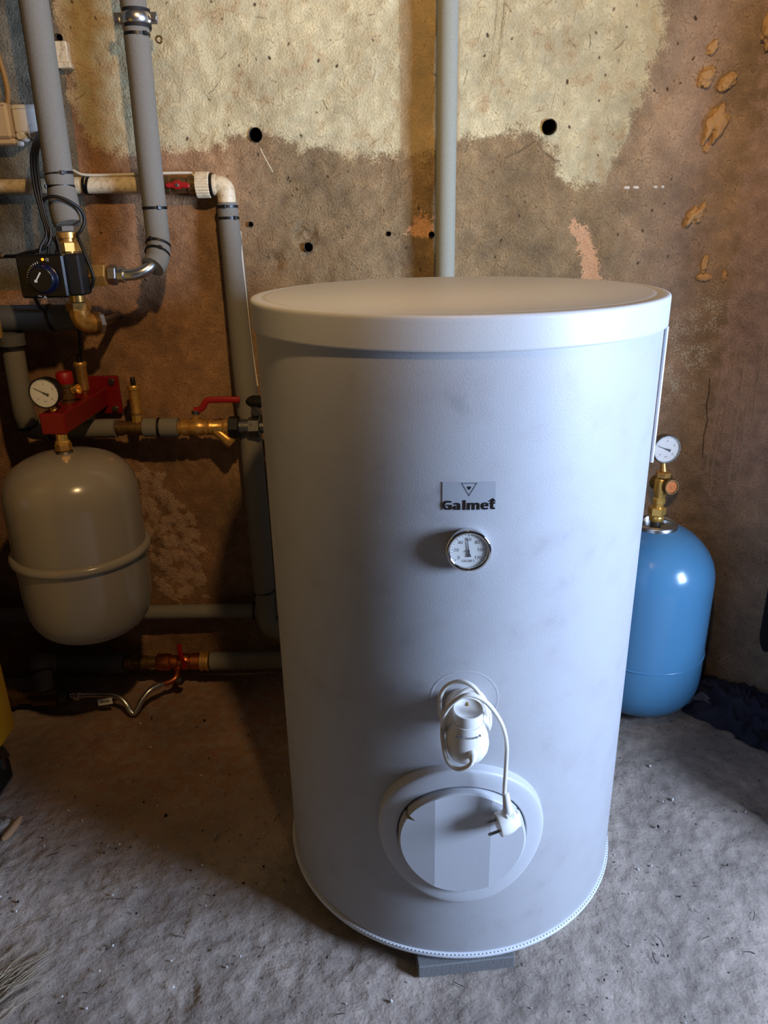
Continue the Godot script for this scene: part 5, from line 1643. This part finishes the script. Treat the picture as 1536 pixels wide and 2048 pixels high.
# ------------------------------------------------------------------ expansion vessel with its manifold
func build_vessel() -> void:
	var c := Vector3(-0.7235, 0.0, -1.655)
	var t := thing("expansion_vessel", "beige painted round expansion vessel hanging under the red manifold", "expansion vessel", c + Vector3.UP * 0.31)
	var mb := MB.new()
	mb.xf = Transform3D(Basis.IDENTITY, c)
	mb.lathe(V2([0.149, 0.555, 0.149, 0.685, 0.1475, 0.704, 0.142, 0.723, 0.132, 0.741, 0.117, 0.757, 0.098, 0.769, 0.075, 0.778, 0.050, 0.7832, 0.024, 0.7855, 0.0, 0.786]), 96, 40)
	part(t, "upper_shell", mb, M.vessel_paint)
	mb = MB.new()
	mb.xf = Transform3D(Basis.IDENTITY, c)
	mb.lathe(V2([0.0, 0.327, 0.04, 0.328, 0.070, 0.332, 0.098, 0.340, 0.120, 0.354, 0.134, 0.374, 0.142, 0.398, 0.146, 0.425, 0.148, 0.46, 0.149, 0.555]), 96, 40)
	part(t, "lower_shell", mb, M.vessel_paint)
	mb = MB.new()
	mb.xf = Transform3D(Basis.IDENTITY, c)
	mb.lathe(V2([0.148, 0.5375, 0.154, 0.5385, 0.1585, 0.5430, 0.1600, 0.5490, 0.1585, 0.5550, 0.154, 0.5595, 0.148, 0.5605]), 96, 60)
	part(t, "clamp_ring", mb, M.vessel_paint)
	fitting(t, "neck", c + Vector3.UP * 0.784, Vector3.UP, [0.0, 0.0, 0.020, 0.0, 0.018, 0.006, 0.013, 0.008, 0.013, 0.02, 0.0, 0.02], M.steel_dull)
	nut(t, "union_nut", c + Vector3.UP * 0.800, Vector3.UP, 0.0185, 0.016, M.brass, 0.2)
	fitting(t, "union_collar", c + Vector3.UP * 0.806, Vector3.UP, [0.0, 0.0, 0.0155, 0.0, 0.0165, 0.005, 0.0125, 0.009, 0.0125, 0.0235, 0.0, 0.0235], M.brass_bright)
	# red manifold on the wall
	t = thing("manifold_bracket", "red painted square manifold bracket jutting from the wall over the expansion vessel", "bracket", Vector3(-0.735, 0.85, -1.95))
	mb = MB.new()
	mb.box(Vector3(-0.7345, 0.8535, -1.7875), Vector3(0.056, 0.0475, 0.285), 0.003)
	part(t, "bar", mb, M.red_paint)
	mb = MB.new()
	mb.box(Vector3(-0.722, 0.857, -1.934), Vector3(0.094, 0.098, 0.014), 0.003)
	part(t, "wall_plate", mb, M.red_paint)
	for e in [[-0.690, 0.822], [-0.690, 0.893], [-0.758, 0.893]]:
		nut(t, "plate_bolt", Vector3(e[0], e[1], -1.924), Vector3.BACK, 0.0085, 0.007, M.steel_dull)
	fitting(t, "lower_port", Vector3(-0.7345, 0.812, -1.86), Vector3.UP, [0.0, 0.0, 0.014, 0.0, 0.014, 0.02, 0.0, 0.02], M.steel_dull)
	# pressure gauge, safety valve and vent standing on it
	gauge(Vector3(-0.7445, 0.9225, -1.652), 0.0345, Vector3(-0.7345, 0.8785, -1.668), "white-faced pressure gauge in a black case on the red manifold", 0.0, ["0", "1", "2", "3", "4"], -62.0, M.black_plastic, 0.030)
	t = thing("safety_valve", "brass safety valve with a red cap behind the gauge on the manifold", "valve", Vector3(-0.7385, 0.877, -1.76))
	fitting(t, "body", Vector3(-0.7385, 0.877, -1.76), Vector3.UP, [0.0, 0.0, 0.014, 0.0, 0.014, 0.008, 0.018, 0.010, 0.018, 0.018, 0.0155, 0.020, 0.0155, 0.036, 0.018, 0.038, 0.018, 0.046, 0.0, 0.046], M.brass_dull)
	fitting(t, "cap", Vector3(-0.7385, 0.923, -1.76), Vector3.UP, [0.0, 0.0, 0.0185, 0.0, 0.0195, 0.003, 0.0185, 0.024, 0.016, 0.027, 0.0, 0.027], M.red_plastic)
	fitting(t, "outlet", Vector3(-0.728, 0.905, -1.762), Vector3(0.95, 0.2, 0.25), [0.0, 0.0, 0.009, 0.0, 0.009, 0.016, 0.0115, 0.017, 0.0115, 0.021, 0.009, 0.0215, 0.008, 0.012, 0.0, 0.012], M.brass_bright)
	t = thing("air_vent", "brass air vent with black lead in its top at the red manifold's back", "air vent", Vector3(-0.733, 0.877, -1.85))
	fitting(t, "nipple", Vector3(-0.733, 0.876, -1.85), Vector3.UP, [0.0, 0.0, 0.009, 0.0, 0.009, 0.018, 0.0, 0.018], M.copper)
	fitting(t, "barrel", Vector3(-0.733, 0.889, -1.85), Vector3.UP, [0.0, 0.0, 0.0125, 0.0, 0.0132, 0.002, 0.0132, 0.055, 0.0155, 0.058, 0.0155, 0.066, 0.014, 0.068, 0.0, 0.068], M.brass)
	fitting(t, "cap", Vector3(-0.733, 0.956, -1.85), Vector3(0.1, 1, 0), [0.0, 0.0, 0.0072, 0.0, 0.0070, 0.020, 0.0, 0.021], M.black_plastic)


# a round pressure gauge; c is the middle of its face, foot where its brass stem stands
func gauge(c: Vector3, r: float, foot: Vector3, label: String, turn: float, figures: Array, deg: float, m: Material, deep: float) -> void:
	var t := thing("pressure_gauge", label, "gauge", foot)
	var f := Transform3D(Basis(Vector3.UP, turn) * Basis(Vector3.RIGHT, -0.03), c)
	var o := outward(f)
	var mb := MB.new()
	mb.xf = o
	mb.lathe(V2([0.0, -deep, r * 0.88, -deep, r * 0.94, -deep + 0.003, r * 0.94, -0.008, r, -0.007, r, -0.001, r * 0.97, 0.0008, r * 0.91, 0.0008, r * 0.90, -0.003, 0.0, -0.003]), 56, 45)
	part(t, "case", mb, m)
	mb = MB.new()
	mb.xf = o
	mb.lathe(V2([r * 0.905, -0.0029, r * 0.90, -0.0024, 0.0, -0.0024]), 48)
	part(t, "dial", mb, M.dial_white)
	part(t, "dial_print", dial_print(f, r * 0.86, -0.0022, figures, -130, 130, r * 0.20, 16, "bar"), M.print_dark)
	part(t, "needle", needle(f, r * 0.84, -0.0014, deg), M.print_dark)
	mb = MB.new()
	mb.xf = o
	mb.lathe(V2([r * 0.91, 0.0003, 0.0, 0.0003]), 40)
	part(t, "glass", mb, M.lens)
	mb = MB.new()
	var top := c + f.basis * Vector3(0, -r * 0.86, -deep * 0.55)
	mb.tube([foot, foot.lerp(top, 0.5), top], [0.0085, 0.0070, 0.0070], 16)
	part(t, "stem", mb, M.brass)


func build_blue_tank() -> void:
	var k := 1.0565
	var c := Vector3(0.690, 0.0, -1.775)
	var big := Transform3D(Basis.IDENTITY.scaled(Vector3.ONE * k), c - Vector3.UP * 0.0715)
	var t := thing("pressure_tank", "tall blue painted pressure tank on the floor behind the big tank", "pressure tank", c)
	var mb := MB.new()
	mb.xf = big
	mb.lathe(V2([0.0, 0.076, 0.04, 0.0765, 0.075, 0.080, 0.104, 0.089, 0.126, 0.105, 0.140, 0.127, 0.147, 0.152, 0.1495, 0.182, 0.1495, 0.24, 0.1495, 0.44, 0.1475, 0.462, 0.141, 0.485, 0.130, 0.506, 0.114, 0.526, 0.093, 0.545, 0.072, 0.557, 0.052, 0.565, 0.048, 0.566]), 96, 40)
	part(t, "shell", mb, M.blue_paint)
	mb = MB.new()
	mb.xf = big * Transform3D(Basis.IDENTITY, Vector3.UP * 0.243)
	mb.torus(0.1495, 0.0024, 96, 10)
	part(t, "weld_seam", mb, M.blue_paint)
	mb = MB.new()
	mb.xf = big
	mb.lathe(V2([0.052, 0.561, 0.0515, 0.571, 0.049, 0.5755, 0.045, 0.5765, 0.041, 0.5745, 0.040, 0.566, 0.0395, 0.5615, 0.0, 0.5615]), 56, 60)
	part(t, "neck_ring", mb, M.steel)
	mb = MB.new()
	mb.xf = big
	mb.lathe(V2([0.0, 0.069, 0.058, 0.069, 0.060, 0.071, 0.058, 0.081, 0.0, 0.081]), 48)
	part(t, "foot_ring", mb, M.iron_dark)
	# brass safety group on its neck
	var v := c + Vector3(0.0, 0.562 * k - 0.0715, 0.0)
	t = thing("safety_valve", "bright brass safety valve group on the blue tank's neck", "valve", v)
	fitting(t, "nipple", v, Vector3.UP, [0.0, 0.0, 0.013, 0.0, 0.013, 0.022, 0.0, 0.022], M.steel_dull)
	fitting(t, "collar", v + Vector3.UP * 0.019, Vector3.UP, [0.0, 0.0, 0.0165, 0.0, 0.0180, 0.003, 0.0180, 0.012, 0.0165, 0.014, 0.0, 0.014], M.brass_bright)
	nut(t, "union_nut", v + Vector3.UP * 0.0455, Vector3.UP, 0.0215, 0.019, M.brass_bright, 0.35)
	fitting(t, "body", v + Vector3(0.001, 0.055, 0.0), Vector3(0.04, 1, 0), [0.0, 0.0, 0.0125, 0.0, 0.0125, 0.008, 0.0155, 0.011, 0.0155, 0.022, 0.0125, 0.025, 0.0145, 0.035, 0.0175, 0.042, 0.0175, 0.070, 0.014, 0.076, 0.0, 0.078], M.brass_bright)
	var ax := Vector3(0.26, 0.10, 0.96)
	var bp := v + Vector3(0.002, 0.1095, -0.035)
	fitting(t, "bonnet", bp, ax, [0.0, 0.0, 0.019, 0.0, 0.019, 0.030, 0.0165, 0.034, 0.0165, 0.052, 0.0205, 0.054, 0.0205, 0.064, 0.0190, 0.066, 0.0160, 0.066, 0.0155, 0.0635, 0.0, 0.0635], M.brass_dull)
	fitting(t, "bonnet_cap", bp + ax.normalized() * 0.0635, ax, [0.0, 0.0, 0.0154, 0.0, 0.0150, 0.0006, 0.0, 0.0006], M.copper)
	nut(t, "top_nut", v + Vector3(0.003, 0.143, 0.004), Vector3.UP, 0.0185, 0.012, M.brass, 0.1)
	gauge(c + Vector3(0.0045, 0.7575 * k - 0.0715, 0.005), 0.0354, v + Vector3(0.004, 0.148, 0.0), "white-faced pressure gauge standing on the blue tank's brass valve", 0.12, ["0", "2", "4", "6", "8"], -68.0, M.steel_dull, 0.026)


# ------------------------------------------------------------------ loose things
func build_rags() -> void:
	var nz := FastNoiseLite.new()
	nz.frequency = 9.0
	nz.fractal_type = FastNoiseLite.FRACTAL_RIDGED
	nz.fractal_octaves = 2
	nz.seed = 3
	var heap := func(c: Vector3, ang: float, lx: float, lz: float, h: float, sd: float) -> MB:
		var rows: Array = []
		for i in 45:
			var line: Array = []
			for j in 33:
				var u := -1.0 + i / 22.0
				var v := -1.0 + j / 16.0
				var q := maxf(0.0, 1.0 - pow(u * u + 0.0, 1.3) * 0.9) * maxf(0.0, 1.0 - pow(v * v, 1.3))
				var edge := 1.0 + 0.22 * nz.get_noise_2d(sd + u * 0.16, v * 0.16)
				var p := Vector3(u * lx * edge, 0, v * lz * edge).rotated(Vector3.UP, ang)
				var y := h * pow(q, 0.7) * (0.70 + 0.55 * nz.get_noise_2d(sd + u * lx * 1.1 + v * 0.05, v * lz * 2.2))
				line.append(c + p + Vector3.UP * maxf(0.001, y))
			rows.append(line)
		var mb := MB.new()
		mb.sheet(rows, Vector3.UP)
		return mb
	var t := thing("rag_pile", "dark navy crumpled clothes heaped along the foot of the right wall", "rags", Vector3(0.94, 0.0, -1.68))
	part(t, "cloth", heap.call(Vector3(0.955, 0, -1.675), -0.95, 0.17, 0.085, 0.075, 1.0), M.rag_navy)
	part(t, "cloth", heap.call(Vector3(0.86, 0, -1.755), -0.6, 0.065, 0.045, 0.040, 5.0), M.rag_grey, "greyer crumpled cloth end")
	part(t, "cloth", heap.call(Vector3(1.02, 0, -1.555), -0.9, 0.10, 0.06, 0.055, 9.0), M.rag_black)
	var st := MB.new()
	st.tube(spline(pts([[0.800, 0.030, -1.785], [0.818, 0.022, -1.76], [0.832, 0.012, -1.737], [0.846, 0.008, -1.712]]), 5), 0.010, 12, true, 0.3, Vector3.UP)
	part(t, "strap", st, M.rag_black, "black strap end")
	t = thing("added_shade_heap", "unseen heap of dark clothes added to shade the floor by the right wall", "rags", Vector3(1.15, 0.0, -1.15))
	part(t, "cloth", heap.call(Vector3(1.15, 0, -1.15), -0.95, 0.25, 0.15, 0.36, 13.0), M.rag_navy)  # mound out of view, added to keep window light off the floor
	# a dark coat hanging against the wall at the frame's edge
	t = thing("hanging_coat", "black coat hanging on the right wall above the clothes pile", "coat", Vector3(1.06, 0.1, -1.60))
	var rows: Array = []
	for i in 31:
		var line: Array = []
		var k := i / 30.0
		for j in 21:
			var v := j / 20.0
			var s := lerpf(1.100, 1.32, k)
			var f := wall_point(s)
			var low := 0.24 - 0.14 * smoothstep(0.18, 0.3, k) + 0.02 * cos(k * 22.0) - 0.03 * sin(clampf(k / 0.2, 0, 1) * PI)
			var y := lerpf(low, 1.10, v)
			var bulge := (0.014 + 0.030 * sin(clampf(k, 0, 1) * PI) + 0.010 * sin(k * 31.0 + v * 2.0)) * (1.0 - 0.3 * v)
			if i == 0 or i == 30:
				bulge = 0.002
			line.append(f[0] + f[1] * bulge + Vector3.UP * y)
		rows.append(line)
	var mb := MB.new()
	mb.sheet(rows, Vector3(-1, 0, 1))
	part(t, "cloth", mb, M.rag_black)


func build_foam_lumps() -> void:
	var nz := FastNoiseLite.new()
	nz.frequency = 0.9
	nz.fractal_octaves = 3
	var list := [
		[0.757, 1.610, 0.011, 0.015, 0.5, "small ochre foam blob, topmost of the string on the right of the wall"],
		[0.752, 1.552, 0.016, 0.022, 0.45, "oval ochre foam blob with a dimple, below the topmost one"],
		[0.800, 1.540, 0.014, 0.022, 0.9, "tailed ochre foam blob beside the oval dimpled one"],
		[0.784, 1.452, 0.023, 0.042, 0.30, "largest ochre foam lump, split at its lower end"],
		[0.772, 1.406, 0.008, 0.010, 0.0, "tiny ochre foam bead just under the largest lump"],
		[0.763, 1.262, 0.017, 0.034, 0.55, "twisted pale ochre foam lump above the tank's right edge"],
		[0.803, 1.150, 0.008, 0.020, 0.1, "thin upright ochre foam drip below the twisted lump"],
		[0.806, 1.118, 0.016, 0.009, 0.0, "flat wide ochre foam smear under the thin drip"],
		[0.858, 1.122, 0.006, 0.012, 0.0, "narrow ochre foam speck right of the flat smear"],
		[0.893, 1.640, 0.024, 0.036, 0.1, "large ochre foam lump at the upper right edge"],
	]
	for k in list.size():
		var e: Array = list[k]
		var f := wall_point(e[0])
		var up := Vector3.UP
		var right: Vector3 = up.cross(f[1])
		var c: Vector3 = f[0] + up * e[1]
		var t := thing("foam_lump", e[5], "foam lump", c, "hardened foam lumps on the wall")
		var rot := Basis(f[1], -e[4])
		var mb := MB.new()
		var rows: Array = []
		for i in 19:
			var line: Array = []
			var th := PI * i / 18.0
			for j in 29:
				var ph := TAU * j / 28.0
				var d := Vector3(sin(th) * cos(ph), cos(th), sin(th) * sin(ph))
				var r := 1.0 + 0.45 * nz.get_noise_3d(d.x * 1.6 + k * 7.0, d.y * 1.6, d.z * 1.6) + 0.22 * nz.get_noise_3d(d.x * 5.0 + k * 7.0, d.y * 5.0, d.z * 5.0)
				if k == 3 and d.y < -0.2:
					r *= 1.0 - 0.6 * exp(-pow((d.x - 0.05) / 0.22, 2.0))
				if k == 5:
					r *= 1.0 - 0.5 * exp(-pow((d.x + 0.45 * signf(d.y)) / 0.35, 2.0)) * clampf(absf(d.y) * 2.0, 0, 1)
				line.append(c + rot * (right * d.x * e[2] * r + up * d.y * e[3] * r) + f[1] * (d.z * minf(e[2], e[3]) * 0.8 * r + 0.003))
			rows.append(line)
		mb.sheet(rows, f[1], c)
		part(t, "foam", mb, M.foam_lump)


func build_boiler() -> void:
	var t := thing("boiler", "yellow boiler casing on a dark plinth at the left edge", "boiler", Vector3(-1.20, 0.0, -1.18))
	var mb := MB.new()
	mb.box(Vector3(-1.178, 0.79, -1.15), Vector3(0.56, 1.30, 0.74), 0.006)
	part(t, "casing", mb, M.boiler_yellow)
	mb = MB.new()
	mb.box(Vector3(-1.215, 0.08, -1.15), Vector3(0.50, 0.13, 0.70), 0.004)
	part(t, "plinth", mb, M.iron_dark)
	mb = MB.new()
	mb.box(Vector3(-0.945, 0.040, -1.22), Vector3(0.05, 0.055, 0.56), 0.004)
	part(t, "base_rail", mb, M.iron_dark)
	nut(t, "rail_bolt", Vector3(-0.925, 0.072, -1.47), Vector3.UP, 0.009, 0.03, M.steel_dull)
	mb = MB.new()
	mb.box(Vector3(-1.205, 1.455, -1.15), Vector3(0.58, 0.03, 0.76), 0.006)
	part(t, "top_cover", mb, M.iron_dark)


func build_debris() -> void:
	var rng := RandomNumberGenerator.new()
	rng.seed = 77
	var nz := FastNoiseLite.new()
	nz.frequency = 1.3
	var t := thing("plaster_chunk", "broken grey plaster chunk on the floor at the left edge", "rubble", Vector3(-0.862, 0.0, -1.335))
	var mb := MB.new()
	var rows: Array = []
	for i in 13:
		var line: Array = []
		for j in 17:
			var th := PI * i / 12.0
			var ph := TAU * j / 16.0
			var d := Vector3(sin(th) * cos(ph), cos(th), sin(th) * sin(ph))
			var r := 1.0 + 0.4 * nz.get_noise_3dv(d * 1.5)
			line.append(Vector3(-0.868, 0.010, -1.335) + Vector3(d.x * 0.024, d.y * 0.014, d.z * 0.020) * r)
		rows.append(line)
	mb.sheet(rows, Vector3.UP, Vector3(-0.868, 0.010, -1.335))
	part(t, "rubble", mb, M.plaster_chip)
	t = thing("wood_sliver", "curled tan wood sliver leaning beside the plaster chunk", "wood chip", Vector3(-0.845, 0.0, -1.32))
	pipe_part(t, "sliver", pts([[-0.856, 0.006, -1.297], [-0.846, 0.012, -1.312], [-0.839, 0.018, -1.330], [-0.836, 0.020, -1.352]]), [0.004, 0.007, 0.008, 0.009, 0.009, 0.009, 0.009, 0.009, 0.009, 0.008, 0.007, 0.005, 0.003], M.wood, 4, 10)
	t = thing("stone_flake", "small pale pointed stone flake on the dark floor left of the tank", "stone", Vector3(-0.388, 0.0, -1.298))
	mb = MB.new()
	mb.xf = Transform3D(Basis(Vector3.RIGHT, -PI / 2), Vector3(-0.388, -0.002, -1.298))
	mb.prism(PV([-0.005, 0.008, 0.005, 0.008, 0.002, -0.012]), 0, 0.007, 0.002)
	part(t, "flake", mb, M.plaster_chip)
	# straw at the lower left, and stray stalks and crumbs all over: nobody could count them
	var s := MB.new()
	for k in 46:
		var o := Vector3(rng.randf_range(-0.76, -0.68), 0.004, rng.randf_range(-0.96, -0.86))
		var d := Vector3(0.075, 0, -0.085).rotated(Vector3.UP, rng.randf_range(-0.25, 0.25)) * rng.randf_range(0.6, 1.1)
		s.tube([o, o + d * 0.5 + Vector3.UP * rng.randf_range(0.0, 0.012), o + d + Vector3.UP * rng.randf_range(-0.002, 0.006)], [0.0011, 0.0009, 0.0004], 4)
	t = thing("straw_tuft", "tuft of dry pale straw on the floor at the lower left", "straw", Vector3(-0.70, 0.0, -0.94))
	var so := part(t, "straw", s, M.straw)
	so.set_meta("kind", "stuff")
	t.set_meta("kind", "stuff")
	s = MB.new()
	for k in 60:
		var o := Vector3(rng.randf_range(-0.75, 0.95), 0.0015, rng.randf_range(-1.35, -0.80))
		if Vector2(o.x - TANK.x, o.z - TANK.z).length() < 0.36:
			continue
		var d := Vector3.RIGHT.rotated(Vector3.UP, rng.randf_range(0, TAU)) * rng.randf_range(0.006, 0.028)
		s.tube([o, o + d * 0.5 + Vector3(rng.randf_range(-0.003, 0.003), rng.randf_range(0.0, 0.004), 0), o + d], [0.0007, 0.0007, 0.0004], 4)
	t = thing("stray_stalks", "thin dark stalks and fibres strewn over the floor", "debris", Vector3(0, 0.0, -1.0))
	so = part(t, "stalks", s, M.crumb_dark)
	so.set_meta("kind", "stuff")
	t.set_meta("kind", "stuff")
	for kind in 2:
		s = MB.new()
		for k in 120:
			var o := Vector3(rng.randf_range(-0.80, 0.95), 0.0008, rng.randf_range(-1.75, -0.80))
			if Vector2(o.x - TANK.x, o.z - TANK.z).length() < 0.345 or o.x < -0.83:
				continue
			var b := Basis.from_euler(Vector3(rng.randf_range(0, TAU), rng.randf_range(0, TAU), rng.randf_range(0, TAU)))
			var r := rng.randf_range(0.0008, 0.0022) * (1.5 if rng.randf() < 0.12 else 1.0)
			s.box(o + Vector3.UP * r * 0.5, Vector3(r * 2.0, r * 1.5, r * 2.4), r * 0.5, b)
		t = thing("pale_crumbs" if kind == 0 else "dark_crumbs", "scattered pale plaster crumbs on the floor" if kind == 0 else "scattered dark grit on the floor", "debris", Vector3(0, 0.0, -1.2))
		so = part(t, "crumbs", s, M.crumb_pale if kind == 0 else M.crumb_dark)
		so.set_meta("kind", "stuff")
		t.set_meta("kind", "stuff")


func _ready() -> void:
	make_materials()
	build_light()
	build_room()
	build_lamp()
	build_tank()
	build_blue_tank()
	build_vessel()
	build_boiler()
	build_upper_pipes()
	build_middle_pipes()
	build_low_pipes()
	build_controls()
	build_heater()
	build_slab()
	build_rags()
	build_foam_lumps()
	build_debris()
